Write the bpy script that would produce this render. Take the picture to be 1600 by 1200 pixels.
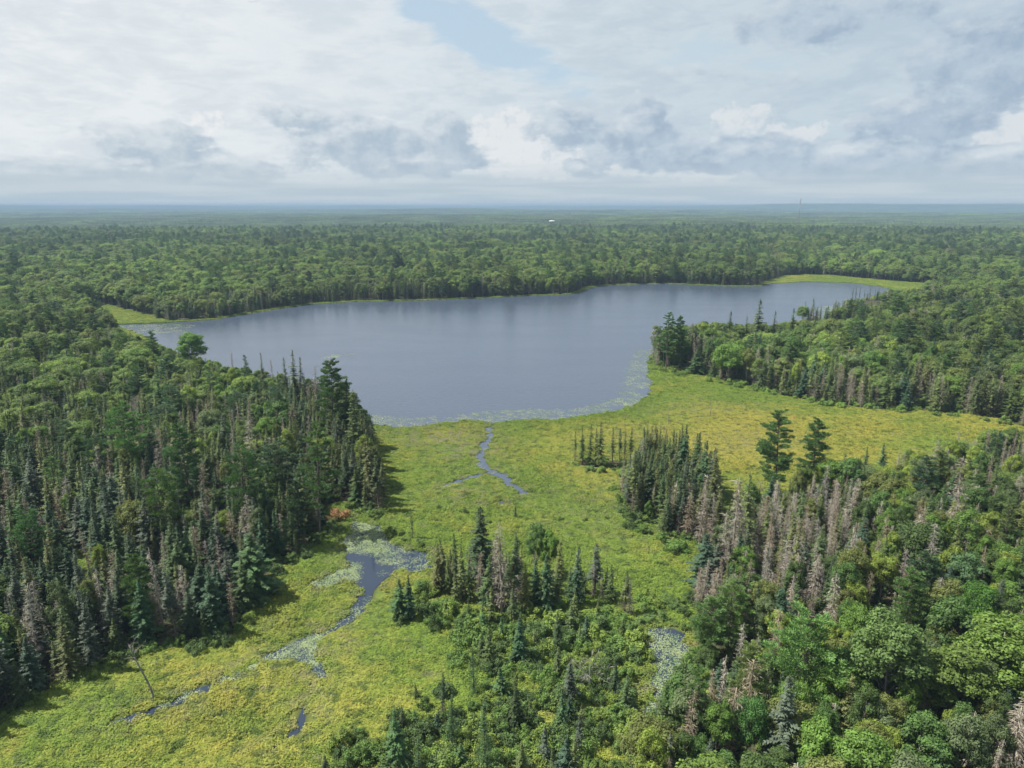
import bpy, math, random
import numpy as np
from mathutils import Vector
R = math.radians
rng = np.random.default_rng(7)
random.seed(7)
for o in list(bpy.data.objects):
    bpy.data.objects.remove(o)
SC = bpy.context.scene
COL = SC.collection

# ------------------------------------------------------------------ camera
H, F, PITCH = 80.0, 1110.0, 14.06          # metres, pixels at 1600 wide, degrees
cam = bpy.data.cameras.new('camera')
cam.sensor_width = 36; cam.lens = F/1600*36
cam.clip_start = 1; cam.clip_end = 120000
camo = bpy.data.objects.new('camera', cam); COL.objects.link(camo)
camo.location = (0, 0, H); camo.rotation_euler = (R(90-PITCH), 0, 0)
SC.camera = camo

# ------------------------------------------------------------------ view, render
SC.view_settings.view_transform = 'Standard'
SC.view_settings.look = 'None'
SC.view_settings.exposure = 1.02
SC.view_settings.gamma = 1
cy = SC.cycles
cy.max_bounces = 6; cy.diffuse_bounces = 4; cy.glossy_bounces = 2; cy.transmission_bounces = 3
cy.transparent_max_bounces = 4; cy.volume_bounces = 0
cy.use_adaptive_sampling = True; cy.adaptive_threshold = 0.02
cy.sample_clamp_indirect = 4
cy.use_denoising = True

# ------------------------------------------------------------------ sky + sun
SUN_EL, SUN_AZ = 57.0, -84.0               # degrees; azimuth from +Y, negative = left of the view
SUN_DIR = Vector((math.sin(R(SUN_AZ))*math.cos(R(SUN_EL)), math.cos(R(SUN_AZ))*math.cos(R(SUN_EL)), math.sin(R(SUN_EL))))
sl = bpy.data.lights.new('sun', 'SUN'); sl.energy = 5.0; sl.angle = R(0.6); sl.color = (1, .95, .87)
so = bpy.data.objects.new('sun', sl); COL.objects.link(so)
so.rotation_euler = SUN_DIR.to_track_quat('Z', 'Y').to_euler()
so.location = (0, 0, 500)

world = bpy.data.worlds.new('World'); SC.world = world; world.use_nodes = True
NT = world.node_tree; NT.nodes.clear()

class G:
    """small node-tree writer"""
    def __init__(s, nt): s.nt = nt
    def n(s, t, ins=None, **kw):
        nd = s.nt.nodes.new(t)
        for k, v in kw.items(): setattr(nd, k, v)
        for k, v in (ins or {}).items():
            if isinstance(v, bpy.types.NodeSocket): s.nt.links.new(v, nd.inputs[k])
            else: nd.inputs[k].default_value = v
        return nd
    def m(s, op, a, b=None, c=None, clamp=False):
        nd = s.nt.nodes.new('ShaderNodeMath'); nd.operation = op; nd.use_clamp = clamp
        for i, v in enumerate((a, b, c)):
            if v is None: continue
            if isinstance(v, bpy.types.NodeSocket): s.nt.links.new(v, nd.inputs[i])
            else: nd.inputs[i].default_value = v
        return nd.outputs[0]
    def mix(s, f, a, b, mode='MIX'):
        nd = s.nt.nodes.new('ShaderNodeMix'); nd.data_type = 'RGBA'; nd.blend_type = mode
        for k, v in ((0, f), (6, a), (7, b)):
            if isinstance(v, bpy.types.NodeSocket): s.nt.links.new(v, nd.inputs[k])
            else: nd.inputs[k].default_value = v if k == 0 else (tuple(v)+(1,) if len(v) == 3 else v)
        return nd.outputs[2]
    def ss(s, x, lo, hi, a=0.0, b=1.0):
        nd = s.nt.nodes.new('ShaderNodeMapRange'); nd.interpolation_type = 'SMOOTHSTEP'
        nd.inputs[1].default_value = lo; nd.inputs[2].default_value = hi
        nd.inputs[3].default_value = a; nd.inputs[4].default_value = b
        s.nt.links.new(x, nd.inputs[0]); return nd.outputs[0]
    def noise(s, vec, scale, detail=4, rough=.55, dist=0.0):
        return s.n('ShaderNodeTexNoise', {'Vector': vec, 'Scale': scale, 'Detail': detail, 'Roughness': rough, 'Distortion': dist}).outputs[0]

def sky_pos(px, py):
    """a direction seen at this pixel as (azimuth, elevation) in degrees"""
    dx, dy = (px-800)/F, (600-py)/F
    p = R(PITCH)
    x, y, z = dx, math.cos(p)+dy*math.sin(p), -math.sin(p)+dy*math.cos(p)
    return math.degrees(math.atan2(x, y)), math.degrees(math.atan2(z, math.hypot(x, y)))

def build_sky():
    g = G(NT)
    tc = g.n('ShaderNodeTexCoord')
    sep = g.n('ShaderNodeSeparateXYZ', {0: tc.outputs['Generated']})
    az = g.m('MULTIPLY', g.m('ARCTAN2', sep.outputs[0], sep.outputs[1]), 57.2958)
    el = g.m('MULTIPLY', g.m('ARCSINE', sep.outputs[2]), 57.2958)
    P = g.n('ShaderNodeCombineXYZ', {0: az, 1: el, 2: 0.0}).outputs[0]
    # the density of the low cumulus: soft masses roughened by fractal noise
    grp = bpy.data.node_groups.new('cumulus', 'ShaderNodeTree')
    grp.interface.new_socket('Vector', in_out='INPUT', socket_type='NodeSocketVector')
    grp.interface.new_socket('Density', in_out='OUTPUT', socket_type='NodeSocketFloat')
    q = G(grp)
    gi = q.n('NodeGroupInput'); go = q.n('NodeGroupOutput')
    st = q.n('ShaderNodeVectorMath', {0: gi.outputs[0], 1: (1, 1.7, 1)}, operation='MULTIPLY').outputs[0]
    warp = q.n('ShaderNodeTexNoise', {'Vector': st, 'Scale': .30, 'Detail': 4.0, 'Roughness': .5})
    w2 = q.n('ShaderNodeVectorMath', {0: warp.outputs['Color'], 1: (.5, .5, .5)}, operation='SUBTRACT').outputs[0]
    w3 = q.n('ShaderNodeVectorMath', {0: w2, 1: (5.0, 2.6, 0)}, operation='MULTIPLY').outputs[0]
    pw = q.n('ShaderNodeVectorMath', {0: gi.outputs[0], 1: w3}).outputs[0]
    grey = [(20, 272, 300, 40, .9), (235, 222, 130, 52, .8), (330, 262, 200, 34, .8), (470, 178, 110, 34, .8), (560, 222, 150, 50, 1.0), (640, 252, 160, 34, 1.0), (690, 215, 66, 60, .9),
            (880, 195, 80, 44, .8), (985, 200, 90, 60, 1.0), (900, 262, 60, 24, .9), (1100, 240, 240, 42, 1.1), (1330, 250, 260, 44, 1.1), (1590, 262, 260, 44, 1.1), (1440, 190, 150, 60, .8),
            (1540, 90, 170, 130, .8), (1300, 30, 280, 60, .6), (1060, 120, 120, 34, .35), (1240, 130, 120, 34, .4), (400, 0, 60, 14, .8), (1010, 60, 150, 40, .35), (700, 150, 60, 20, .3)]
    tot = None
    for (bx, by, rx, ry, wgt) in grey:
        a0, e0 = sky_pos(bx, by); a1, _ = sky_pos(bx+rx, by); _, e1 = sky_pos(bx, by-ry)
        d = q.n('ShaderNodeVectorMath', {0: pw, 1: (a0, e0, 0)}, operation='SUBTRACT').outputs[0]
        d = q.n('ShaderNodeVectorMath', {0: d, 1: (1/(a1-a0), 1/(e1-e0), 1)}, operation='MULTIPLY').outputs[0]
        l = q.n('ShaderNodeVectorMath', {0: d}, operation='LENGTH').outputs['Value']
        v = q.m('MULTIPLY', q.ss(l, 1.45, 0.0), wgt)
        tot = v if tot is None else q.m('MAXIMUM', tot, v)
    # beyond the photographed part, an even field of the same cumulus
    sp = q.n('ShaderNodeSeparateXYZ', {0: gi.outputs[0]})
    away = q.m('MAXIMUM', q.ss(q.m('ABSOLUTE', sp.outputs[0]), 38, 50), q.ss(sp.outputs[1], 16, 24))
    tot = q.m('MAXIMUM', tot, q.m('MULTIPLY', away, .45))
    fb = q.noise(st, .34, 10, .60)
    dens = q.m('ADD', tot, q.m('MULTIPLY', q.m('SUBTRACT', fb, .5), 1.3))
    grp.links.new(dens, go.inputs[0])
    def D(v):
        nd = NT.nodes.new('ShaderNodeGroup'); nd.node_tree = grp
        NT.links.new(v, nd.inputs[0]); return nd.outputs[0]
    d0 = D(P)
    d1 = D(g.n('ShaderNodeVectorMath', {0: P, 1: (-.7, .65, 0)}).outputs[0])
    cum = g.ss(d0, .29, .52)
    lit = g.m('ADD', g.m('MULTIPLY', g.m('SUBTRACT', d0, d1), 1.5), g.ss(d0, .62, .32, 0, .40), clamp=True)
    # bright heads of farther cumulus standing behind the grey ones
    heads = [(800, 225, 110, 62, 1.5), (830, 258, 130, 34, 1.2), (1165, 186, 70, 32, .8), (1240, 205, 90, 22, .7), (1590, 190, 110, 60, 1.0), (1000, 262, 120, 24, .9), (1110, 272, 90, 16, .8), (330, 190, 70, 30, .5),
             (500, 210, 80, 26, .6)]
    tw = g.n('ShaderNodeVectorMath', {0: P, 1: g.n('ShaderNodeVectorMath', {0: g.n('ShaderNodeVectorMath', {0: g.n('ShaderNodeTexNoise', {'Vector': P, 'Scale': .55, 'Detail': 5.0, 'Roughness': .6}).outputs['Color'], 1: (.5, .5, .5)}, operation='SUBTRACT').outputs[0], 1: (3.4, 2.2, 0)}, operation='MULTIPLY').outputs[0]}).outputs[0]
    hd = None
    for (bx, by, rx, ry, wgt) in heads:
        a0, e0 = sky_pos(bx, by); a1, _ = sky_pos(bx+rx, by); _, e1 = sky_pos(bx, by-ry)
        d = g.n('ShaderNodeVectorMath', {0: g.n('ShaderNodeVectorMath', {0: tw, 1: (a0, e0, 0)}, operation='SUBTRACT').outputs[0], 1: (1/(a1-a0), 1/(e1-e0), 1)}, operation='MULTIPLY').outputs[0]
        v = g.m('MULTIPLY', g.ss(g.n('ShaderNodeVectorMath', {0: d}, operation='LENGTH').outputs['Value'], 1.2, .1), wgt)
        hd = v if hd is None else g.m('MAXIMUM', hd, v)
    hn = g.noise(P, .9, 8, .62)
    head = g.ss(g.m('ADD', hd, g.m('MULTIPLY', g.m('SUBTRACT', hn, .5), .6)), .24, .52)
    hshade = g.ss(g.m('ADD', hn, g.m('MULTIPLY', hd, .15)), .40, .66)
    # clear sky
    sky = g.n('ShaderNodeTexSky', sky_type='NISHITA', sun_disc=False, sun_elevation=R(SUN_EL), sun_rotation=R(SUN_AZ), altitude=200.0, dust_density=1.5)
    K = 5.05                                           # cloud radiances are given for a background strength of 0.1
    def c(r, gg, b): return (r*K, gg*K, b*K, 1)
    blue = g.mix(.85, sky.outputs[0], c(.50, .625, .72))
    # high thin cloud, bright to the left where the sun stands behind it
    stretch = g.n('ShaderNodeVectorMath', {0: P, 1: (.6, 1.9, 1)}, operation='MULTIPLY').outputs[0]
    hi = g.noise(stretch, .16, 8, .62, .6)
    hf = g.noise(stretch, .55, 8, .65, .4)
    side = g.ss(az, -30, 26)
    white = g.mix(side, c(.80, .84, .865), c(.56, .655, .72))
    grey = g.mix(side, c(.69, .745, .79), c(.49, .59, .68))
    high = g.mix(g.ss(g.m('ADD', g.m('MULTIPLY', hi, .6), g.m('MULTIPLY', hf, .4)), .40, .58), grey, white)
    # the opening of blue, upper middle
    ga, ge = sky_pos(742, 52)
    dg = g.n('ShaderNodeVectorMath', {0: P, 1: (ga, ge, 0)}, operation='SUBTRACT').outputs[0]
    rot = g.n('ShaderNodeVectorRotate', {'Vector': dg, 'Angle': R(24)}, rotation_type='Z_AXIS').outputs[0]
    rl = g.n('ShaderNodeVectorMath', {0: g.n('ShaderNodeVectorMath', {0: rot, 1: (1/7.2, 1/1.45, 1)}, operation='MULTIPLY').outputs[0]}, operation='LENGTH').outputs['Value']
    gap = g.ss(g.m('ADD', rl, g.m('MULTIPLY', g.m('SUBTRACT', g.noise(stretch, .42, 8, .6), .5), 2.2)), 1.35, .75)
    gap2 = g.m('MULTIPLY', g.ss(hi, .56, .66), g.m('MULTIPLY', side, .55))
    col = g.mix(g.m('MAXIMUM', gap, gap2), high, blue)
    body = g.noise(P, .5, 6, .6)
    bs = g.ss(body, .35, .65)
    cgrey = g.mix(bs, g.mix(side, c(.43, .525, .615), c(.35, .455, .575)), g.mix(side, c(.56, .64, .70), c(.45, .55, .655)))
    cwhite = g.mix(side, c(.82, .85, .87), c(.66, .725, .775))
    head = g.m('MULTIPLY', head, g.ss(d0, 1.1, .3, .55, 1))
    col = g.mix(g.m('MULTIPLY', head, .8), col, g.mix(hshade, g.mix(side, c(.62, .69, .75), c(.56, .64, .71)), g.mix(side, c(.87, .875, .88), c(.74, .775, .80))))
    ccol = g.mix(lit, cgrey, cwhite)
    col = g.mix(g.m('MULTIPLY', cum, .93), col, ccol)
    # towards the horizon all of it fades in the air
    lowband = g.noise(g.n('ShaderNodeVectorMath', {0: P, 1: (.25, 4.0, 1)}, operation='MULTIPLY').outputs[0], .35, 5, .5)
    hz = g.mix(g.ss(lowband, .4, .6), c(.50, .59, .655), c(.58, .65, .70))
    col = g.mix(g.ss(g.m('ADD', el, g.m('MULTIPLY', g.m('SUBTRACT', lowband, .5), 1.2)), 3.6, 1.0), col, hz)
    # under the horizon the world is never seen; keep it dim and green-grey
    col = g.mix(g.ss(el, -.2, -3), col, c(.08, .1, .08))
    bg = g.n('ShaderNodeBackground', {'Color': col, 'Strength': 0.1})
    out = g.n('ShaderNodeOutputWorld', {'Surface': bg.outputs[0]})
build_sky()
world.cycles.sampling_method = 'MANUAL'; world.cycles.sample_map_resolution = 512

# ------------------------------------------------------------------ geometry of the view
cp, sp_ = math.cos(R(PITCH)), math.sin(R(PITCH))
def at(px, py):
    """the point of level ground seen at pixel (px, py) of the 1600x1200 photograph"""
    dx, dy = (px-800)/F, (600-py)/F
    dz = -sp_+dy*cp
    t = H/(-dz)
    return (t*dx, t*(cp+dy*sp_))
def height_of(py_base, py_top):
    y = at(800, py_base)[1]
    a = R(PITCH)+math.atan((py_top-600)/F)
    return H-y*math.tan(a)
def pix(x, y, z=0):
    """where world points land in the photograph (numpy)"""
    depth = y*cp+(H-z)*sp_
    up = y*sp_-(H-z)*cp
    return 800+F*x/depth, 600-F*up/depth
def poly(pts): return np.array([at(*p) for p in pts])
def inside(P, x, y):
    c = np.zeros(x.shape, bool)
    n = len(P)
    for i in range(n):
        x0, y0 = P[i]; x1, y1 = P[(i+1) % n]
        if y0 == y1: continue
        k = ((y0 > y) != (y1 > y)) & (x < (x1-x0)*(y-y0)/(y1-y0)+x0)
        c ^= k
    return c
def edge_dist(P, x, y, closed=True):
    d = np.full(x.shape, 1e9)
    n = len(P)
    for i in range(n if closed else n-1):
        a, b = P[i], P[(i+1) % n]
        v = b-a; L = max(v @ v, 1e-9)
        t = np.clip(((x-a[0])*v[0]+(y-a[1])*v[1])/L, 0, 1)
        d = np.minimum(d, np.hypot(x-a[0]-t*v[0], y-a[1]-t*v[1]))
    return d
def vnoise(x, y, s, seed=0):
    """smooth value noise 0..1 (numpy)"""
    x = x/s+seed*17.3; y = y/s-seed*9.1
    xi, yi = np.floor(x).astype(np.int64), np.floor(y).astype(np.int64)
    fx, fy = x-xi, y-yi
    fx, fy = fx*fx*(3-2*fx), fy*fy*(3-2*fy)
    def h(a, b):
        n = (a*374761393+b*668265263+seed*1274126177) & 0x7fffffff
        n = ((n ^ (n >> 13))*1274126177) & 0x7fffffff
        return ((n ^ (n >> 16)) & 0xffff)/65535.0
    return (h(xi, yi)*(1-fx)+h(xi+1, yi)*fx)*(1-fy)+(h(xi, yi+1)*(1-fx)+h(xi+1, yi+1)*fx)*fy
def fbm(x, y, s, seed=0, o=4):
    v = 0; a = .5; t = 0
    for i in range(o):
        v = v+a*vnoise(x, y, s/2**i, seed+i); t += a; a *= .5
    return v/t
def wobble(P, step, amp, seed=1):
    """refine a polygon and roughen its edge"""
    out = []
    for i in range(len(P)):
        a, b = P[i], P[(i+1) % len(P)]
        L = np.hypot(*(b-a)); n = max(1, int(L/step))
        nr = np.array([-(b-a)[1], (b-a)[0]])/max(L, 1e-6)
        for k in range(n):
            p = a+(b-a)*k/n
            w = (fbm(np.array([p[0]]), np.array([p[1]]), 9, seed)[0]-.5)*2*amp
            out.append(p+nr*w)
    return np.array(out)

LAKE = wobble(poly([(175, 508), (262, 504), (300, 502), (330, 500), (400, 488), (480, 476), (560, 471), (640, 470), (750, 466), (830, 462), (890, 460), (906, 457),
    (920, 449), (960, 445), (1040, 443.5), (1100, 446), (1150, 447.5), (1185, 447), (1200, 443), (1260, 440.5), (1330, 442), (1378, 448), (1400, 453), (1385, 459), (1360, 467), (1325, 470), (1322, 478),
    (1335, 492), (1250, 505), (1180, 520), (1090, 530), (1040, 540), (1016, 560), (1016, 580), (1021, 600), (1013, 618), (1000, 630), (975, 640), (940, 648), (900, 653), (870, 659), (835, 658),
    (800, 660), (775, 662), (760, 661), (735, 658), (700, 661), (680, 665), (640, 669), (600, 666), (577, 662), (566, 640), (530, 620), (450, 607), (380, 588), (320, 572), (270, 552),
    (235, 532), (200, 516)]), 4, 1.6)
MARSH = poly([(574, 650), (586, 700), (600, 785), (570, 800), (530, 815), (500, 832), (470, 866), (445, 882), (412, 910), (388, 958), (374, 988), (330, 1004), (270, 1009), (215, 1014), (165, 1042),
    (110, 1062), (60, 1092), (0, 1128), (-80, 1170), (-400, 1350), (-400, 1800), (1000, 1800), (985, 1300), (1000, 1215), (1050, 1150), (1090, 1090), (1092, 1010), (1080, 965), (1088, 925), (1104, 885), (1124, 855), (1136, 850),
    (1170, 815), (1215, 785), (1290, 768), (1350, 757), (1430, 744), (1500, 727), (1560, 707), (1625, 688), (1590, 664), (1560, 653), (1450, 643), (1380, 641), (1290, 631), (1200, 613), (1150, 599), (1060, 579), (1018, 573), (990, 560), (800, 560)])
FARM_L = poly([(120, 466), (156, 473), (200, 484), (240, 494), (266, 504), (175, 510), (150, 500)])
FARM_R = poly([(1186, 447), (1200, 438), (1226, 431), (1250, 428.5), (1300, 430), (1360, 436), (1440, 442), (1500, 450), (1430, 459), (1370, 450), (1330, 444), (1260, 442)])
SHORE_R = poly([(1318, 468), (1345, 482), (1372, 478), (1395, 500), (1372, 512), (1330, 494)])
CLEAR = [poly([(98, 880), (118, 858), (138, 868), (150, 905), (140, 935), (112, 930)]), poly([(765, 387), (800, 385), (842, 388), (835, 391), (790, 391)]), poly([(858, 356), (880, 355), (884, 358), (862, 359)]),
         poly([(505, 805), (520, 785), (545, 790), (552, 808), (530, 822)]), poly([(1560, 385), (1600, 384), (1640, 386), (1600, 388)]), poly([(420, 392), (470, 390), (480, 393), (430, 395)])]
_r = np.random.default_rng(5)
for _i in range(26):
    _u, _v = _r.uniform(20, 1580), 345+60*_r.random()**1.3
    _w, _h = _r.uniform(12, 46)*(_v-322)/50, _r.uniform(.6, 1.6)*(_v-322)/45
    CLEAR.append(poly([(_u-_w, _v), (_u-_w*.4, _v-_h), (_u+_w*.5, _v-_h*.8), (_u+_w, _v+_h*.2), (_u+_w*.3, _v+_h), (_u-_w*.5, _v+_h*.7)]))
GROVE_A = poly([(896, 729), (900, 720), (945, 718), (988, 718), (985, 726), (975, 732), (940, 733)])
GROVE_B = poly([(972, 790), (968, 750), (985, 728), (1040, 722), (1075, 730), (1112, 762), (1128, 800), (1128, 852), (1075, 846), (1040, 838), (1005, 815)])
OPENS = [MARSH, FARM_L, FARM_R, SHORE_R]+CLEAR
POND = wobble(poly([(556, 812), (590, 820), (608, 850), (640, 858), (676, 866), (674, 888), (655, 894), (618, 892), (600, 905), (585, 922), (577, 945), (560, 966), (520, 988), (502, 1003), (500, 1030), (512, 1062),
    (490, 1062), (474, 1040), (455, 1026), (420, 1038), (380, 1055), (345, 1072), (340, 1062), (375, 1045), (410, 1024), (455, 1004), (500, 985), (540, 962), (556, 940), (560, 915), (545, 905), (520, 918), (490, 922), (484, 914), (512, 896), (540, 885), (535, 850)]), 1.6, .5, 3)
POND_R = wobble(poly([(1003, 988), (1020, 980), (1052, 982), (1074, 992), (1076, 1012), (1070, 1050), (1050, 1080), (1035, 1110), (1018, 1135), (1004, 1128), (1010, 1090), (1018, 1050), (1012, 1010)]), 1.6, .6, 4)
def ribbon(pts, hw, step=1.5, seed=1):
    """a watercourse: a centre line with half widths in metres"""
    c = np.array([at(*p) for p in pts]); hw = np.array(hw, float)
    L = np.concatenate([[0], np.cumsum(np.hypot(*np.diff(c, axis=0).T))])
    n = max(3, int(L[-1]/step)); t = np.linspace(0, L[-1], n)
    x, y, w = np.interp(t, L, c[:, 0]), np.interp(t, L, c[:, 1]), np.interp(t, L, hw)
    for _ in range(2):
        x[1:-1] = (x[:-2]+2*x[1:-1]+x[2:])/4; y[1:-1] = (y[:-2]+2*y[1:-1]+y[2:])/4
    x = x+(fbm(t, t*0+seed, 7, seed)-.5)*2.2; y = y+(fbm(t, t*0+seed+50, 7, seed)-.5)*2.2
    d = np.stack([np.gradient(x), np.gradient(y)], 1); d /= np.linalg.norm(d, axis=1, keepdims=True)
    nr = np.stack([-d[:, 1], d[:, 0]], 1)
    wl = w*(.45+1.1*fbm(t, t*0+9, 5, seed+3)); wr = w*(.45+1.1*fbm(t, t*0+19, 5, seed+5))
    C = np.stack([x, y], 1)
    return np.concatenate([C+nr*wl[:, None], (C-nr*wr[:, None])[::-1]])
CREEK_C = ribbon([(341, 1068), (325, 1075), (300, 1086), (268, 1096), (235, 1112), (205, 1124), (176, 1133)], [.6, .7, 1.25, .75, .8, 1.35, .5], 1.2, 5)
CREEK_A = ribbon([(768, 657), (766, 675), (759, 695), (750, 714), (757, 733), (786, 742), (798, 756), (822, 774)], [2.2, 1.2, 1.5, 1.7, 1.6, 2.2, 1.3, 1.4], 1.5, 7)
CREEK_B = ribbon([(752, 742), (728, 748), (705, 756), (682, 764)], [1.2, 1.3, .9, .9], 1.5, 8)
CREEK_D = ribbon([(812, 778), (803, 786), (770, 784), (745, 788)], [1.0, .9, .6, .7], 1.5, 9)
CREEK_E = ribbon([(500, 1060), (490, 1080), (480, 1110), (470, 1140), (430, 1165), (415, 1180)], [.6, .35, .35, .6, .3, .5], 1.2, 10)
WATERS = [LAKE, POND, POND_R, CREEK_A, CREEK_B, CREEK_C, CREEK_D, CREEK_E]

def in_open(x, y):
    o = np.zeros(x.shape, bool)
    for p in OPENS: o |= inside(p, x, y)
    o &= ~inside(GROVE_A, x, y); o &= ~inside(GROVE_B, x, y)
    return o
def ground_h(x, y, d_open=None):
    if d_open is None:
        d_open = np.full(x.shape, 1e9)
        sel = (y < 1500) & (np.abs(x) < 1500) & (y > -300)
        xs, ys = x[sel], y[sel]
        d = np.full(xs.shape, 1e9)
        ins = np.zeros(xs.shape, bool)
        for p in [LAKE, MARSH, FARM_L, FARM_R, SHORE_R]:
            d = np.minimum(d, edge_dist(p, xs, ys)); ins |= inside(p, xs, ys)
        d[ins] = 0
        d_open[sel] = d
    k = np.clip(d_open/110, 0, 1); k = k*k*(3-2*k)
    r = np.hypot(x, y)
    near = 8*(fbm(x, y, 260, 11, 3)-.28)+7*np.exp(-((x+260)**2+(y-430)**2)/(2*110**2))+4*np.exp(-((x-420)**2+(y-380)**2)/(2*130**2))
    far = np.clip((r-900)/2500, 0, 1)*44*(fbm(x, y, 1300, 12, 4)-.46)
    hills = np.clip((r-5200)/4500, 0, 1)*(14+230*np.clip(fbm(x, y, 5200, 13, 4)-.44, -.08, .36))+np.clip((r-13000)/12000, 0, 1)*44
    hills = np.minimum(hills, 84+.18*np.clip(hills-84, 0, 100))
    return k*(near+far)+hills

# ------------------------------------------------------------------ materials
def mat(name):
    m = bpy.data.materials.new(name); m.use_nodes = True; m.node_tree.nodes.clear()
    return m, G(m.node_tree)
def wpos(g, flat=False):
    p = g.n('ShaderNodeNewGeometry').outputs['Position']
    return p
def principled(g, **ins):
    return g.n('ShaderNodeBsdfPrincipled', {k.replace('_', ' '): v for k, v in ins.items()}).outputs[0]
def finish(g, sh): g.n('ShaderNodeOutputMaterial', {'Surface': sh})

def leaf_mat(name, cols, trans=.3, dead_col=None, wide=.35, rough=.6, spec=.25):
    """foliage: a colour of its own for every plant, slightly different clumps inside it"""
    m, g = mat(name)
    oi = g.n('ShaderNodeObjectInfo')
    ramp = g.n('ShaderNodeValToRGB', {0: oi.outputs['Random']})
    el = ramp.color_ramp.elements
    while len(el) < len(cols): el.new(.5)
    for i, cc in enumerate(cols):
        el[i].position = i/(len(cols)-1); el[i].color = tuple(cc)+(1,)
    p = wpos(g)
    n1 = g.noise(p, .9, 2)
    n2 = g.noise(p, .011, 3)
    v = g.m('ADD', g.ss(n1, .3, .7, 1-wide, 1+wide), g.m('ADD', g.ss(n2, .35, .65, -.16, .16), g.ss(g.noise(p, .0035, 3), .38, .62, -.16, .20)))
    col = g.mix(oi.outputs['Alpha'], oi.outputs['Color'], g.mix(1, ramp.outputs[0], oi.outputs['Color'], 'MULTIPLY'))
    col = g.mix(1, col, g.n('ShaderNodeCombineXYZ', {0: v, 1: v, 2: v}).outputs[0], 'MULTIPLY')
    if dead_col is not None:
        at_ = g.n('ShaderNodeAttribute', attribute_name='bare')
        col = g.mix(at_.outputs['Fac'], col, dead_col)
    pr = principled(g, Base_Color=col, Roughness=rough, Specular_IOR_Level=spec)
    tr = g.n('ShaderNodeBsdfTranslucent', {'Color': g.mix(.5, col, g.mix(1, col, (1.3, 1.4, .5), 'MULTIPLY'))}).outputs[0]
    finish(g, g.n('ShaderNodeMixShader', {0: trans, 1: pr, 2: tr}).outputs[0])
    return m
def bark_mat(name, a, b, scale=3.0):
    m, g = mat(name)
    oi = g.n('ShaderNodeObjectInfo')
    st = g.n('ShaderNodeVectorMath', {0: wpos(g), 1: (1, 1, .25)}, operation='MULTIPLY').outputs[0]
    col = g.mix(g.ss(g.noise(st, scale, 4, .65), .35, .65), a, b)
    col = g.mix(g.m('MULTIPLY', oi.outputs['Random'], .5), col, g.mix(.5, a, b))
    col = g.mix(g.m('SUBTRACT', 1.0, oi.outputs['Alpha']), col, g.mix(.75, col, oi.outputs['Color']))
    finish(g, principled(g, Base_Color=col, Roughness=.9, Specular_IOR_Level=.1))
    return m
M = {}
GREYBROWN = (.155, .14, .10)
M['spruce'] = leaf_mat('spruce_needles', [(0.063, 0.098, 0.036), (0.099, 0.143, 0.046), (0.138, 0.176, 0.058), (0.086, 0.128, 0.058), (0.159, 0.170, 0.064)], .32, GREYBROWN)
M['fir'] = leaf_mat('fir_needles', [(0.050, 0.101, 0.052), (0.087, 0.158, 0.063)], .30, GREYBROWN)
M['pine'] = leaf_mat('pine_needles', [(0.083, 0.142, 0.059), (0.100, 0.172, 0.059), (0.064, 0.119, 0.055)], .25, GREYBROWN)
M['larch'] = leaf_mat('larch_needles', [(0.094, 0.149, 0.067), (0.110, 0.165, 0.064)], .3)
M['leafy'] = leaf_mat('broad_leaves', [(0.097, 0.148, 0.040), (0.132, 0.202, 0.045), (0.177, 0.248, 0.053), (0.114, 0.173, 0.059), (0.160, 0.194, 0.055), (0.086, 0.142, 0.042), (0.138, 0.220, 0.047)], .42)
M['shrub'] = leaf_mat('shrub_leaves', [(0.109, 0.179, 0.042), (0.153, 0.235, 0.050), (0.105, 0.173, 0.063)], .3)
M['bark_dark'] = bark_mat('conifer_bark', (.085, .068, .055), (.16, .135, .11))
M['bark_pale'] = bark_mat('pale_bark', (.15, .135, .115), (.36, .33, .29))
M['dead'] = bark_mat('weathered_dead_wood', (.185, .160, .125), (.32, .29, .235), 1.2)
M['snag'] = bark_mat('snag_wood', (.11, .10, .095), (.24, .225, .21), 2)

def ground_mat():
    m, g = mat('ground_soil_and_moss')
    p = wpos(g)
    fo = g.n('ShaderNodeAttribute', attribute_name='forest').outputs['Fac']
    go = g.n('ShaderNodeAttribute', attribute_name='gold').outputs['Fac']
    fine = g.noise(p, .9, 5, .65)
    mid = g.noise(p, .12, 4, .6)
    green = g.mix(g.ss(fine, .35, .65), (.060, .100, .020), (.11, .15, .028))
    gold = g.mix(g.ss(fine, .35, .65), (.13, .13, .03), (.20, .185, .045))
    op = g.mix(g.m('ADD', go, g.m('MULTIPLY', g.m('SUBTRACT', mid, .5), .9), clamp=True), green, gold)
    op = g.mix(g.ss(g.noise(p, .35, 5, .7, .5), .62, .74, 0, .55), op, (.10, .085, .045))
    op = g.mix(g.n('ShaderNodeAttribute', attribute_name='wet').outputs['Fac'], op, (.045, .050, .022))
    floor = g.mix(g.ss(fine, .4, .6), (.030, .034, .018), (.065, .062, .035))
    far = g.mix(g.ss(g.noise(p, .004, 5, .7), .35, .65), (.032, .058, .022), (.065, .10, .036))
    dist = g.n('ShaderNodeVectorMath', {0: p}, operation='LENGTH').outputs['Value']
    floor = g.mix(g.ss(dist, 3000, 9000), floor, far)
    col = g.mix(fo, op, floor)
    bp = g.n('ShaderNodeBump', {'Height': fine, 'Strength': .6, 'Distance': .6}).outputs[0]
    finish(g, principled(g, Base_Color=col, Roughness=.95, Specular_IOR_Level=.1, Normal=bp))
    return m
M['ground'] = ground_mat()
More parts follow.
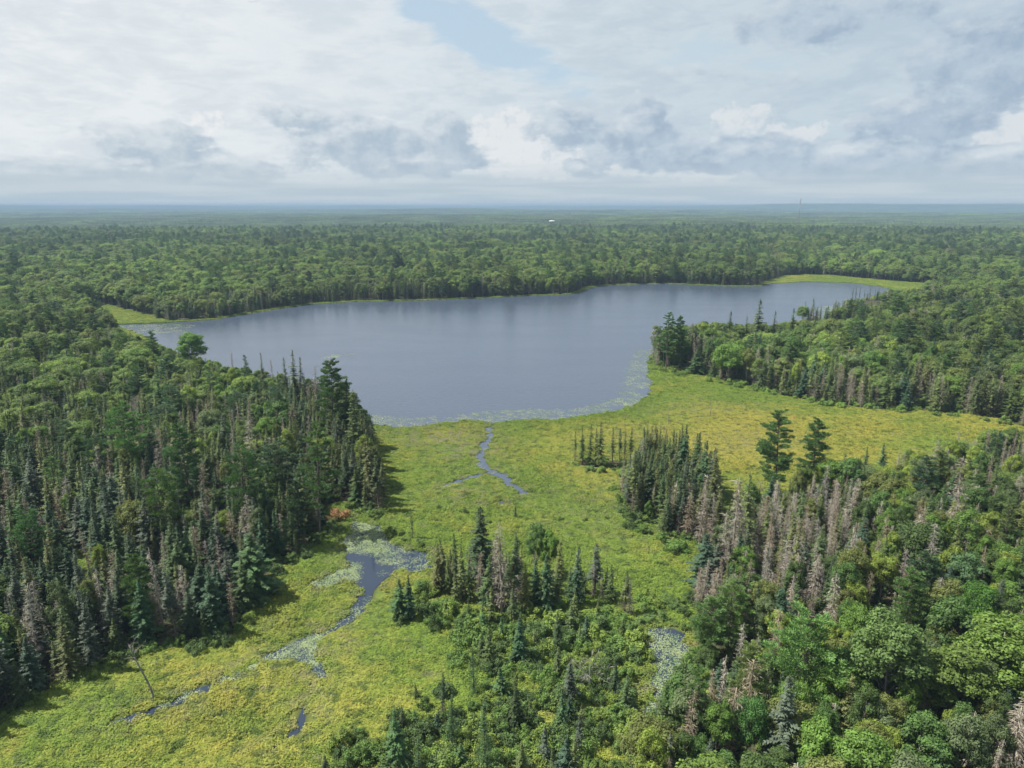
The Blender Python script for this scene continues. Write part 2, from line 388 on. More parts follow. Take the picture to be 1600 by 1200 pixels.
def sedge_mat():
    m, g = mat('sedge_and_heath')
    p = wpos(g)
    go = g.n('ShaderNodeAttribute', attribute_name='gold', attribute_type='INSTANCER').outputs['Fac']
    oi = g.n('ShaderNodeObjectInfo').outputs['Random']
    fine = g.noise(p, 1.1, 3, .6)
    mid = g.noise(p, .16, 5, .6)
    green = g.mix(g.ss(fine, .3, .7), (.120, .195, .034), (.215, .295, .050))
    gold = g.mix(g.ss(fine, .3, .7), (.270, .275, .048), (.400, .365, .080))
    zone = g.noise(p, .028, 4, .6)
    go = g.m('ADD', go, g.ss(zone, .36, .64, -.28, .30))
    t = g.m('ADD', go, g.m('ADD', g.m('MULTIPLY', g.m('SUBTRACT', mid, .5), 1.7), g.m('MULTIPLY', g.m('SUBTRACT', oi, .5), .3)), clamp=True)
    col = g.mix(t, green, gold)
    col = g.mix(g.ss(g.noise(p, .07, 5, .65), .60, .72, 0, .40), col, (.33, .25, .07))
    dk = g.ss(g.noise(g.n('ShaderNodeVectorMath', {0: p, 1: (31, 7, 0)}).outputs[0], .42, 6, .72), .50, .62, 0, .78)
    col = g.mix(dk, col, (.060, .105, .028))
    gb_ = g.ss(g.noise(g.n('ShaderNodeVectorMath', {0: p, 1: (91, -40, 0)}).outputs[0], .15, 6, .72), .58, .70, 0, .6)
    col = g.mix(gb_, col, (.23, .21, .13))
    br = g.n('ShaderNodeAttribute', attribute_name='brush', attribute_type='INSTANCER').outputs['Fac']
    br = g.m('MULTIPLY', br, g.ss(g.noise(p, .30, 5, .7), .42, .62))
    col = g.mix(br, col, (.26, .22, .16))
    pr = principled(g, Base_Color=col, Roughness=.7, Specular_IOR_Level=.15)
    tr = g.n('ShaderNodeBsdfTranslucent', {'Color': col}).outputs[0]
    finish(g, g.n('ShaderNodeMixShader', {0: .3, 1: pr, 2: tr}).outputs[0])
    return m
M['sedge'] = sedge_mat()
def water_mat(name, base, rough, big):
    m, g = mat(name)
    p = wpos(g)
    st = g.n('ShaderNodeVectorMath', {0: p, 1: (1, 1.7, 1)}, operation='MULTIPLY').outputs[0]
    rip = g.noise(st, .35, 3, .6)
    sw = g.noise(st, .05, 4, .6)
    patch = g.noise(g.n('ShaderNodeVectorMath', {0: p, 1: (.35, 1, 1)}, operation='MULTIPLY').outputs[0], .035, 4, .6)
    bp = g.n('ShaderNodeBump', {'Height': rip, 'Strength': .8 if big else .08, 'Distance': .16 if big else .02}).outputs[0]
    rg = g.ss(patch, .35, .65, rough*.9, rough*1.15)
    finish(g, principled(g, Base_Color=base, Roughness=rg, IOR=1.333, Specular_IOR_Level=.5, Normal=bp))
    return m
M['lake'] = water_mat('lake_water', (.046, .061, .090, 1), .19, True)
M['pond'] = water_mat('pond_water', (.020, .030, .050, 1), .08, False)
def pad_mat():
    m, g = mat('lily_pads')
    oi = g.n('ShaderNodeObjectInfo').outputs['Random']
    fine = g.noise(wpos(g), 2.0, 2)
    col = g.mix(g.ss(g.m('ADD', g.m('MULTIPLY', fine, .6), g.m('MULTIPLY', oi, .4)), .3, .7), (.10, .15, .055), (.235, .27, .13))
    finish(g, principled(g, Base_Color=col, Roughness=.35, Specular_IOR_Level=.5))
    return m
M['pads'] = pad_mat()

# ------------------------------------------------------------------ mesh helpers
def mesh(name, V, Fc, mats, mi=None, attrs=None, smooth=False):
    """V n x 3; Fc list of (m x k) int arrays, one per face size"""
    me = bpy.data.meshes.new(name)
    V = np.asarray(V, dtype=np.float32)
    Fc = [f for f in Fc if len(f)]
    me.vertices.add(len(V)); me.vertices.foreach_set('co', V.ravel())
    loops = np.concatenate([f.ravel() for f in Fc]).astype(np.int32)
    sizes = np.concatenate([np.full(len(f), f.shape[1]) for f in Fc]).astype(np.int32)
    me.loops.add(len(loops)); me.loops.foreach_set('vertex_index', loops)
    me.polygons.add(len(sizes))
    me.polygons.foreach_set('loop_start', np.concatenate([[0], np.cumsum(sizes)[:-1]]).astype(np.int32))
    me.polygons.foreach_set('loop_total', sizes)
    for mm in mats: me.materials.append(mm)
    if mi is not None: me.polygons.foreach_set('material_index', np.asarray(mi, dtype=np.int32))
    if smooth: me.polygons.foreach_set('use_smooth', np.ones(len(sizes), bool))
    for k, v in (attrs or {}).items():
        a = me.attributes.new(k, 'FLOAT', 'POINT'); a.data.foreach_set('value', np.asarray(v, dtype=np.float32))
    me.update(calc_edges=True)
    return me
class B:
    """collects quads and tubes"""
    def __init__(s): s.V = []; s.Q = []; s.T = []; s.A = []; s.n = 0
    def verts(s, v, a=0.0):
        v = np.asarray(v, dtype=float).reshape(-1, 3); i = s.n
        s.V.append(v); s.A.append(np.broadcast_to(np.asarray(a, dtype=float), (len(v),))); s.n += len(v); return i
    def quads(s, C, U, W, a=0.0):
        """rhombic leaf faces: centre C, half-length vector U, half-width vector W (n x 3 each)"""
        n = len(C)
        if n == 0: return
        V = np.stack([C-U, C+W-U*.15, C+U, C-W-U*.15], axis=1).reshape(-1, 3)
        i = s.verts(V, np.repeat(np.broadcast_to(a, (n,)), 4))
        s.Q.append(i+np.arange(n*4).reshape(n, 4))
    def tube(s, pts, rad, k=5, a=0.0):
        pts = np.asarray(pts, dtype=float); n = len(pts)
        ang = np.arange(k)*2*math.pi/k
        rings = []
        for j in range(n):
            d = pts[min(j+1, n-1)]-pts[max(j-1, 0)]; d = d/max(np.linalg.norm(d), 1e-9)
            u = np.cross(d, [0, 0, 1.0] if abs(d[2]) < .9 else [1.0, 0, 0]); u /= np.linalg.norm(u); w = np.cross(d, u)
            rings.append(pts[j]+rad[j]*(np.outer(np.cos(ang), u)+np.outer(np.sin(ang), w)))
        i = s.verts(np.concatenate(rings), a)
        q = []
        for j in range(n-1):
            for t in range(k):
                q.append((i+j*k+t, i+j*k+(t+1) % k, i+(j+1)*k+(t+1) % k, i+(j+1)*k+t))
        s.Q.append(np.array(q))
        for t in range(1, k-1): s.T.append(np.array([[i+(n-1)*k, i+(n-1)*k+t, i+(n-1)*k+t+1]]))
    def data(s):
        V = np.concatenate(s.V); A = np.concatenate(s.A)
        return V, (np.concatenate(s.Q) if s.Q else np.zeros((0, 4), int)), (np.concatenate(s.T) if s.T else np.zeros((0, 3), int)), A
    def mesh(s, name, m):
        V, Q, T, A = s.data()
        return mesh(name, V, [Q, T], [m], attrs={'bare': A})
def both(name, b1, m1, b2, m2):
    """trunk and crown in one mesh, for the uncountable far forest"""
    V1, Q1, T1, A1 = b1.data(); V2, Q2, T2, A2 = b2.data(); o = len(V1)
    mi = np.concatenate([np.zeros(len(Q1)), np.ones(len(Q2)), np.zeros(len(T1)), np.ones(len(T2))])
    Q = np.concatenate([Q1, Q2+o]); T = np.concatenate([T1, T2+o])
    return mesh(name, np.concatenate([V1, V2]), [Q, T], [m1, m2], mi=mi, attrs={'bare': np.concatenate([A1, A2])})
def unit(v): return v/np.maximum(np.linalg.norm(v, axis=-1, keepdims=True), 1e-9)
def rnd(n, lo=-1.0, hi=1.0): return rng.uniform(lo, hi, (n, 3))

# ------------------------------------------------------------------ tree kinds (built at their real size, in metres)
def spruce(h, r, bare_to=.0, sparse=1.0, club=0.0, start=.06, droop=.35, step=.38, spray=.52):
    """a narrow conifer: whorls of drooping boughs; below bare_to the boughs are dry and grey"""
    t, c = B(), B()
    lean = rng.normal(0, .012, 2)
    zs = np.linspace(0, h, 9)
    axis = np.stack([zs*lean[0]+.05*np.sin(zs*.9), zs*lean[1], zs], 1)
    t.tube(axis, .016*h*(1-zs/h)**.8*.62+.02, 6)
    z = start*h
    while z < h*.985:
        f = z/h
        rad = r*((1-f)**.95+.04)*(.78+.45*rng.random())
        if club and f > .8: rad = max(rad, r*club*(1.0-abs(f-.88)/.13))
        if f < .22: rad *= .55+2.0*f
        is_bare = f < bare_to*(.8+.4*rng.random())
        nb = rng.integers(5, 8)
        for k in range(nb):
            if rng.random() > sparse*(.97 if not is_bare else .75): continue
            an = rng.random()*2*math.pi
            L = max(.22, rad*(.65+.55*rng.random()))
            d = np.array([math.cos(an), math.sin(an), 0]); sd = np.array([-d[1], d[0], 0])
            dr = droop*(1.15-f)*(.6+.8*rng.random())
            ns = max(2, int(L/.26))
            s = (np.arange(ns)+.6)/ns
            ctr = np.array([z*lean[0], z*lean[1], z])+np.outer(s*L, d)
            ctr[:, 2] += -dr*L*s+.22*dr*L*s**3+rng.normal(0, .04, ns)
            if is_bare:
                tip = ctr[-1]
                U = (tip-np.array([z*lean[0], z*lean[1], z]))/2
                c.quads((tip-U)[None], U[None], np.array([[0, 0, .022]]), 1.0)
                for sg in (-1, 1):
                    U2 = (d*.4+sd*sg*.6)*spray*.55+rng.normal(0, .06, (ns, 3))
                    c.quads(ctr, U2, np.tile([0, 0, .035], (ns, 1))+rnd(ns)*.02, 1.0)
                if rng.random() < .35: c.quads(ctr, rnd(ns)*.22, rnd(ns)*.12, .75)
            else:
                wid = spray*(1.05-.55*s)*(.8+.4*rng.random(ns))*(.32+.68*min(1, (1-f)*3.2))
                for sg in (-1, 1):
                    U2 = (d*.62+sd*sg*.75)[None]*wid[:, None]*.62
                    U2[:, 2] -= .16*wid+rng.normal(0, .05, ns)
                    W = unit(np.cross(U2, [0, 0, 1.0]))*(.17*wid/.5)[:, None]+rnd(ns)*.05
                    c.quads(ctr+U2*.55, U2, W, 0)
        z += step*(.75+.5*rng.random())*(1 if f < .85 else .6)
    tip = np.array([h*lean[0], h*lean[1], h])
    n = 10
    c.quads(tip-np.outer(rng.random(n)*.9, [0, 0, 1]), np.tile([0, 0, .25], (n, 1))+rnd(n)*.07, rnd(n)*.07, 0)
    return t, c
def dead_spruce(h, r, dense=1.0, broken=False):
    t, c = B(), B()
    lean = rng.normal(0, .02, 2)
    top = h*(.8 if broken else 1)
    zs = np.linspace(0, top, 9)
    t.tube(np.stack([zs*lean[0]+.06*np.sin(zs), zs*lean[1], zs], 1), (.016*h*(1-zs/h)**.8*.62+.025), 6)
    z = .1*h
    while z < top*.98:
        f = z/h
        rad = r*(1-f)**.65*(.6+.6*rng.random())*(1 if f > .2 else .6)
        for k in range(rng.integers(3, 7)):
            if rng.random() > dense: continue
            an = rng.random()*2*math.pi; L = max(.25, rad*(.5+.7*rng.random()))
            d = np.array([math.cos(an), math.sin(an), rng.normal(-.22, .18)]); sd = np.array([-d[1], d[0], 0])
            o = np.array([z*lean[0], z*lean[1], z])
            c.quads((o+d*L/2)[None], (d*L/2)[None], np.array([[0, 0, .030]]), 1)
            c.quads((o+d*L/2)[None], (d*L/2)[None], (sd*.028)[None], 1)
            ns = max(2, int(L/.16)); s = rng.uniform(.2, 1, ns)
            U = sd[None]*rng.choice([-1, 1], ns)[:, None]*.25+d*.2+rng.normal(0, .10, (ns, 3)); U[:, 2] -= .06
            c.quads(o+np.outer(s*L, d)+U*.8, U*(1.15-.6*s)[:, None], rnd(ns)*.034, 1)
        z += .27*(.7+.6*rng.random())
    return t, c
def leafy(h, r, lobes=16, per=520, leaf=.19, base=.24, flat=.85, bark_r=.011):
    """a broadleaf: trunk, limbs, and a crown of leaf clumps with gaps between them"""
    t, c = B(), B()
    hc = h*(1+base)/2; rz = h*(1-base)/2
    lean = rng.normal(0, .02, 2)
    zs = np.linspace(0, h*.86, 7)
    t.tube(np.stack([zs*lean[0]+.12*np.sin(zs*.5), zs*lean[1]+.1*np.cos(zs*.45)-.1, zs], 1), h*bark_r*(1-zs/h)**.9+.02, 6)
    for k in range(lobes):
        ph = k*2.39996+rng.normal(0, .35)
        u = 1-1.72*(k+.5)/lobes+rng.normal(0, .08); u = max(-.85, min(1, u))
        q = math.sqrt(max(0, 1-u*u))
        R_ = r*(.62+.32*rng.random()); Z = rz*(.66+.25*rng.random())
        ctr = np.array([q*math.cos(ph)*R_, q*math.sin(ph)*R_, hc+u*Z])
        lr = r*(.34+.20*rng.random())*(1 if u > -.3 else .8)
        # limb
        z0 = max(h*.18, ctr[2]-rz*(.35+.3*rng.random())-.6)
        o = np.array([z0*lean[0], z0*lean[1], min(z0, h*.8)])
        mid = (o+ctr)/2+np.array([0, 0, -.15*lr])
        t.tube([o, mid, ctr], [h*bark_r*.42, h*bark_r*.3, .02], 4)
        n = int(per*(lr/(r*.44))**2*(.8+.4*rng.random()))
        v = unit(rng.normal(0, 1, (n, 3)))
        v[:, 2] = np.where(v[:, 2] < -.35, -v[:, 2]*.6, v[:, 2])
        rad = lr*(.62+.46*rng.random(n)**.6)*(1+.22*np.sin(v[:, 0]*5+k)*np.cos(v[:, 1]*4+k*2))
        C = ctr+v*rad[:, None]*np.array([1, 1, flat])
        nrm = unit(v+rng.normal(0, .38, (n, 3))+np.array([0, 0, .35]))
        a = unit(np.cross(nrm, rng.normal(0, 1, (n, 3)))); b2 = np.cross(nrm, a)
        sz = leaf*(.7+.6*rng.random(n))
        c.quads(C, a*sz[:, None], b2*(sz*.62)[:, None])
        # inner, darker-looking depth comes from leaves that the shell shades
        n2 = n//5
        C2 = ctr+rng.normal(0, .32, (n2, 3))*lr
        a2 = unit(rng.normal(0, 1, (n2, 3))); b3 = unit(np.cross(a2, rng.normal(0, 1, (n2, 3))))
        c.quads(C2, a2*leaf, b3*leaf*.6)
    return t, c
def pine(h, r, start=.35, limbs=34, narrow=1.0, n=60):
    """a white pine: bare lower stem, irregular level limbs that carry flat plumes"""
    t, c = B(), B()
    lean = rng.normal(0, .012, 2)
    zs = np.linspace(0, h*.97, 10)
    ax = np.stack([zs*lean[0]+.15*np.sin(zs*.28), zs*lean[1]+.1*np.sin(zs*.4+1), zs], 1)
    t.tube(ax, h*.0125*(1-zs/h)**.85+.03, 7)
    for k in range(limbs):
        f = start+(1-start)*((k+rng.random()*.8)/limbs)**.95
        if f > .985: f = .985
        z = f*h
        prof = math.sin(min(1, (1-f)/(1-start)*1.25+.16)*math.pi*.5)**.8*(.55+.6*rng.random())*narrow
        L = max(.5, r*prof)
        an = k*2.39996+rng.normal(0, .5)
        rise = .05+.30*f+rng.normal(0, .08)
        d = np.array([math.cos(an), math.sin(an), rise]); sd = np.array([-math.sin(an), math.cos(an), 0])
        o = np.array([z*lean[0]+.15*math.sin(z*.28), z*lean[1], z])
        p1 = o+d*L*.5+np.array([0, 0, -.05*L]); p2 = o+d*L
        t.tube([o, p1, p2], [.05+.004*h*.6, .045, .015], 4)
        nt = max(2, int(L*1.5))
        for q in range(nt):
            s = .35+.68*(q+rng.random()*.7)/nt
            side = rng.normal(0, .28)*L*s
            ctr = o+d*L*s+sd*side+np.array([0, 0, .12])
            tr = (.42+.38*rng.random())*(1.1-.25*s)*min(1.4, .6+L*.22)
            v = unit(rng.normal(0, 1, (n, 3)))*rng.random((n, 1))**.4
            C = ctr+v*np.array([tr*1.15, tr*1.15, tr*.36])
            U = unit(v*np.array([1, 1, .35])+np.array([0, 0, .55])+d*.5+rng.normal(0, .25, (n, 3)))*.24
            W = unit(np.cross(U, rng.normal(0, 1, (n, 3))))*.065
            c.quads(C, U, W)
    return t, c
def larch(h, r):
    t, c = B(), B()
    zs = np.linspace(0, h, 8)
    t.tube(np.stack([zs*.0+.04*np.sin(zs), zs*0, zs], 1), .011*h*(1-zs/h)**.8+.015, 6)
    z = .06*h
    while z < h*.985:
        f = z/h; rad = r*(1-f)**.85*(.7+.5*rng.random())
        for k in range(rng.integers(5, 8)):
            an = rng.random()*2*math.pi; L = max(.2, rad*(.7+.4*rng.random()))
            d = np.array([math.cos(an), math.sin(an), .12+.2*f]); sd = np.array([-d[1], d[0], 0])
            ns = max(4, int(L/.085)); s = rng.random(ns)
            C = np.array([0, 0, z])+np.outer(s*L, d)+rng.normal(0, .09, (ns, 3))
            U = d*.10+sd*rng.normal(0, .14, (ns, 1))+rng.normal(0, .05, (ns, 3)); W = rnd(ns)*.045
            c.quads(C, U, W)
        z += .26*(.7+.6*rng.random())
    return t, c
def shrub(h, r, lobes=7, per=130, leaf=.17):
    t, c = B(), B()
    ex, ey = rng.uniform(.75, 1.35), rng.uniform(.75, 1.25)
    for k in range(lobes*2):
        an = rng.random()*6.283; q = r*.85*math.sqrt(rng.random())
        lr = r*rng.uniform(.16, .40)
        top = h*(1-.6*(q/r)**1.3)*rng.uniform(.55, 1.12)
        ctr = np.array([math.cos(an)*q*ex, math.sin(an)*q*ey, max(lr*.5, top-lr*.6)])
        t.tube([np.array([ctr[0]*.35, ctr[1]*.35, 0]), ctr*np.array([.75, .75, .55]), ctr], [.04, .03, .012], 4)
        n = int(per*.62*(lr/(r*.28))**1.6*(.7+.6*rng.random()))+12
        v = unit(rng.normal(0, 1, (n, 3))); v[:, 2] = np.where(v[:, 2] < -.45, -v[:, 2], v[:, 2])
        C = ctr+v*np.array([1, 1, rng.uniform(.8, 1.5)])*(lr*(.35+.85*rng.random(n)))[:, None]
        C[:, 2] = np.maximum(C[:, 2], .06)
        nrm = unit(v+rng.normal(0, .6, (n, 3))+np.array([0, 0, .3]))
        a = unit(np.cross(nrm, rng.normal(0, 1, (n, 3)))); b2 = np.cross(nrm, a); sz = leaf*(.7+.6*rng.random(n))
        c.quads(C, a*sz[:, None], b2*(sz*.62)[:, None])
    return t, c
def bare_shrub(h, r):
    t, c = B(), B()
    t.tube([[0, 0, 0], [.05, 0, h*.4], [.1, .05, h*.8]], [.07, .05, .02], 5)
    for k in range(26):
        z = h*rng.uniform(.25, .85); an = rng.random()*6.283; L = r*rng.uniform(.5, 1)
        d = np.array([math.cos(an), math.sin(an), rng.uniform(.3, 1.1)]); o = np.array([.05, 0, z*.8])
        c.quads((o+d*L/2)[None], (d*L/2)[None], np.array([[.0, .02, .02]]), 1)
        ns = 9; s = rng.uniform(.35, 1, ns); U = unit(d+rng.normal(0, .7, (ns, 3)))*.3
        c.quads(o+np.outer(s*L, d)+U, U, rnd(ns)*.02, 1)
    return t, c

# every kind: name, crown part name, materials, variants = (trunk, crown, its height)
KINDS = {}
def kind(key, name, part, bm, cm, variants, cat, stem='trunk'):
    vs = []
    for (b, h) in variants:
        t, c = b
        vs.append({'t': t.mesh(name+'_'+stem, M[bm]), 'c': c.mesh(name+'_'+part, M[cm]), 'b': both(name, t, M[bm], c, M[cm]), 'h': h})
    KINDS[key] = dict(name=name, part=part, vs=vs, cat=cat, stem=stem)
kind('spruce', 'spruce_tree', 'crown', 'bark_dark', 'spruce', [
    (spruce(15, 2.6, .08), 15), (spruce(14, 2.1, .30, .95, .36), 14), (spruce(16, 2.5, .16, .97), 16), (spruce(13, 2.8, .05), 13), (spruce(15, 2.0, .48, .9, .4), 15), (spruce(15, 2.3, .12, .95, .3), 15), (spruce(14, 3.0, .08), 14)], 'tree')
kind('fir', 'fir_tree', 'crown', 'bark_dark', 'fir', [(spruce(13, 3.4, .03, 1, 0, .04, .25, .36, .66), 13), (spruce(14, 3.9, .08, 1, 0, .05, .3, .38, .7), 14), (spruce(11, 3.0, 0, 1, 0, .03, .22, .34, .62), 11)], 'tree')
kind('dead', 'dead_spruce', 'branches', 'dead', 'dead', [(dead_spruce(14, 1.9), 14), (dead_spruce(15, 1.6, .85), 15), (dead_spruce(12, 2.0, 1), 12), (dead_spruce(14, 1.5, .7, True), 14)], 'dead tree')
kind('leafy', 'leafy_tree', 'crown', 'bark_pale', 'leafy', [
    (leafy(14, 3.5, 19), 14), (leafy(15, 2.9, 20, 480, .18, .25, .95), 15), (leafy(12, 3.8, 24, 420, .19, .2), 12), (leafy(13, 3.1, 17, 420, .17, .28), 13), (leafy(16, 3.2, 26, 430, .17, .3, .9), 16), (leafy(11, 3.0, 16, 480, .18, .18), 11), (leafy(14, 2.5, 22, 330, .15, .2, 1.1), 14)], 'tree')
kind('pine', 'pine_tree', 'crown', 'bark_dark', 'pine', [(pine(21, 4.6, .14, 62, 1, 90), 21), (pine(20, 4.2, .2, 52, 1, 90), 20), (pine(17, 5.0, .16, 44), 17), (pine(22, 3.6, .25, 40), 22)], 'tree')
kind('larch', 'larch_tree', 'crown', 'bark_dark', 'larch', [(larch(11, 2.0), 11), (larch(9, 1.8), 9)], 'tree')
kind('shrub', 'shrub', 'foliage', 'bark_dark', 'shrub', [(shrub(2.6, 1.8, 7, 260, .12), 2.6), (shrub(2.0, 1.6, 6, 240, .11), 2.0), (shrub(3.4, 2.1, 9, 300, .13), 3.4), (shrub(2.2, 2.0, 8, 240, .11), 2.2)], 'shrub', 'stems')
kind('bare', 'bare_shrub', 'branches', 'snag', 'snag', [(bare_shrub(3.5, 1.6), 3.5)], 'dead shrub', 'stems')

# ------------------------------------------------------------------ the ground: one sheet to the horizon
def surface_z(x, y):
    z = ground_h(x, y)
    near = in_open(x, y) & (np.hypot(x, y) < 700)
    dw = np.full(x.shape, 50.0); inw = np.zeros(x.shape, bool)
    sel = (np.abs(x) < 900) & (y < 1100) & (y > 0)
    for w in WATERS:
        dw[sel] = np.minimum(dw[sel], edge_dist(w, x[sel], y[sel])); inw[sel] |= inside(w, x[sel], y[sel])
    z = z+np.where(near, (fbm(x, y, 3.2, 21, 3)-.5)*.5*np.clip(dw/3, 0, 1), 0)
    z = z+np.clip(dw/2.5, 0, 1)*.12*(dw < 49)
    return np.where(inw, -.06-.25*np.clip(dw/1.5, 0, 1), z), np.where(inw, 0, dw)
def build_ground():
    r = [30.0]
    while r[-1] < 45000: r.append(r[-1]*(1.0062 if r[-1] < 900 else 1.016))
    r = np.array(r)
    az = np.concatenate([np.arange(-180, -52, 4.0), np.arange(-52, 52, .3), np.arange(52, 180, 4.0)])*math.pi/180
    RR, AA = np.meshgrid(r, az, indexing='ij')
    x, y = (RR*np.sin(AA)).ravel(), (RR*np.cos(AA)).ravel()
    op = in_open(x, y); lake = inside(LAKE, x, y)
    z, dw = surface_z(x, y)
    fo = np.where(op | lake, 0.0, 1.0)
    nr, na = RR.shape
    idx = np.arange(nr*na).reshape(nr, na)
    nx = np.roll(idx, -1, axis=1)
    Q = np.stack([idx[:-1].ravel(), nx[:-1].ravel(), nx[1:].ravel(), idx[1:].ravel()], 1)[:, ::-1]
    V = np.stack([x, y, z], 1)
    V = np.concatenate([V, [[0, 0, z[:na].mean()]]])
    T = np.stack([idx[0], nx[0], np.full(na, nr*na)], 1)
    me = mesh('ground', V, [Q, T], [M['ground']], attrs={'forest': np.append(fo, 0), 'gold': np.append(gold_at(x, y), 0), 'wet': np.append(np.exp(-dw/.8), 0)}, smooth=True)
    o = bpy.data.objects.new('ground', me); COL.objects.link(o); o['kind'] = 'structure'
def gold_at(x, y):
    """how dry and golden the open ground is, 0 green .. 1 gold"""
    u, v = pix(x, np.maximum(y, 5.0))
    g_ = .25+.55*(fbm(x, y, 38, 31, 4)-.5)*2
    g_ += .85*np.exp(-((u-1200)/270)**2-((v-690)/50)**2)                    # the meadow below the peninsula
    g_ += .45*np.exp(-((u-1480)/160)**2-((v-670)/22)**2)
    g_ -= .45*np.exp(-((v-640-40*np.sin(u/200))/22)**2)*(u > 1010)*(u < 1500)*.8
    g_ -= .40*np.exp(-((u-930)/170)**2-((v-840)/80)**2)
    g_ -= .35*np.exp(-((u-650)/80)**2-((v-800)/45)**2)
    g_ += .30*np.exp(-((u-590)/110)**2-((v-1060)/55)**2)
    g_ += .22*np.exp(-((u-260)/320)**2-((v-1080)/90)**2)
    g_ -= .5*np.exp(-edge_dist(LAKE, x, y)/6.0)
    return np.clip(g_, 0, 1)
def brush_at(x, y):
    """where dead grey stems and trampled wet sedge show"""
    u, v = pix(x, np.maximum(y, 5.0)); b = np.zeros(x.shape)
    for (cu, cv, ru, rv, a) in ((690, 684, 85, 16, .8), (735, 700, 60, 28, .7), (720, 775, 60, 18, .5), (960, 800, 120, 60, .3), (1000, 680, 90, 16, .3), (240, 1110, 90, 20, .7), (470, 1120, 40, 40, .6), (520, 1010, 60, 40, .4), (1160, 690, 90, 26, .35), (1100, 640, 120, 14, .3)):
        b = np.maximum(b, a*np.exp(-((u-cu)/ru)**2-((v-cv)/rv)**2))
    d = np.full(x.shape, 50.0)
    for w in WATERS[1:]: d = np.minimum(d, edge_dist(w, x, y))
    return np.clip(np.maximum(b, .75*np.exp(-d/1.6)), 0, 1)
build_ground()

def water(name, P, m, z, label=None):
    P = np.asarray(P)
    import mathutils
    me = bpy.data.meshes.new(name)
    tri = mathutils.geometry.tessellate_polygon([[Vector((p[0], p[1], 0)) for p in P]])
    me.from_pydata([(p[0], p[1], z) for p in P], [], [tuple(t) for t in tri]); me.materials.append(m)
    me.update()
    if me.polygons[0].normal.z < 0: me.flip_normals()
    o = bpy.data.objects.new(name, me); COL.objects.link(o); o['kind'] = 'structure'
    return o
water('lake_water', LAKE, M['lake'], .05)
for q, (nme, P) in enumerate((('pond_water', POND), ('pond_water', POND_R), ('creek_water', CREEK_A), ('creek_water', CREEK_B), ('creek_water', CREEK_C), ('creek_water', CREEK_D), ('creek_water', CREEK_E))):
    water(nme, P, M['lake'] if q in (2, 3, 5) else M['pond'], .030-.004*q)

# ------------------------------------------------------------------ instanced masses (only for what nobody could count)
def source_collection(name, meshes):
    c = bpy.data.collections.new(name)
    for i, me in enumerate(meshes):
        c.objects.link(bpy.data.objects.new('%s_%02d' % (name, i), me))
    return c
def mass(name, label, cat, coll, x, y, z, idx, rot, scl, gold=None, brush=None):
    """one object that carries a whole mass of plants on a point cloud"""
    n = len(x)
    me = bpy.data.meshes.new(name)
    me.vertices.add(n); me.vertices.foreach_set('co', np.stack([x, y, z], 1).astype(np.float32).ravel())
    def fa(k, v, t='FLOAT'):
        a = me.attributes.new(k, t, 'POINT'); a.data.foreach_set('value', np.asarray(v, dtype=np.int32 if t == 'INT' else np.float32))
    fa('pick', idx, 'INT'); fa('turn', rot)
    a = me.attributes.new('size', 'FLOAT_VECTOR', 'POINT'); a.data.foreach_set('vector', np.asarray(scl, dtype=np.float32).ravel())
    if gold is not None: fa('gold', gold)
    if brush is not None: fa('brush', brush)
    ng = bpy.data.node_groups.new(name, 'GeometryNodeTree')
    ng.interface.new_socket('Geometry', in_out='INPUT', socket_type='NodeSocketGeometry')
    ng.interface.new_socket('Geometry', in_out='OUTPUT', socket_type='NodeSocketGeometry')
    g = G(ng)
    gi = g.n('NodeGroupInput'); go = g.n('NodeGroupOutput')
    def na(k, t): return g.n('GeometryNodeInputNamedAttribute', {'Name': k}, data_type=t)
    ci = g.n('GeometryNodeCollectionInfo', {'Collection': coll, 'Separate Children': True, 'Reset Children': True})
    comb = g.n('ShaderNodeCombineXYZ', {2: na('turn', 'FLOAT').outputs[0]})
    e2r = g.n('FunctionNodeEulerToRotation', {0: comb.outputs[0]})
    iop = g.n('GeometryNodeInstanceOnPoints', {'Points': gi.outputs[0], 'Instance': ci.outputs[0], 'Pick Instance': True, 'Instance Index': na('pick', 'INT').outputs[0],
                                               'Rotation': e2r.outputs[0], 'Scale': na('size', 'FLOAT_VECTOR').outputs[0]})
    ng.links.new(iop.outputs[0], go.inputs[0])
    o = bpy.data.objects.new(name, me); COL.objects.link(o)
    md = o.modifiers.new('spread', 'NODES'); md.node_group = ng
    o['kind'] = 'stuff'; o['label'] = label; o['category'] = cat
    return o

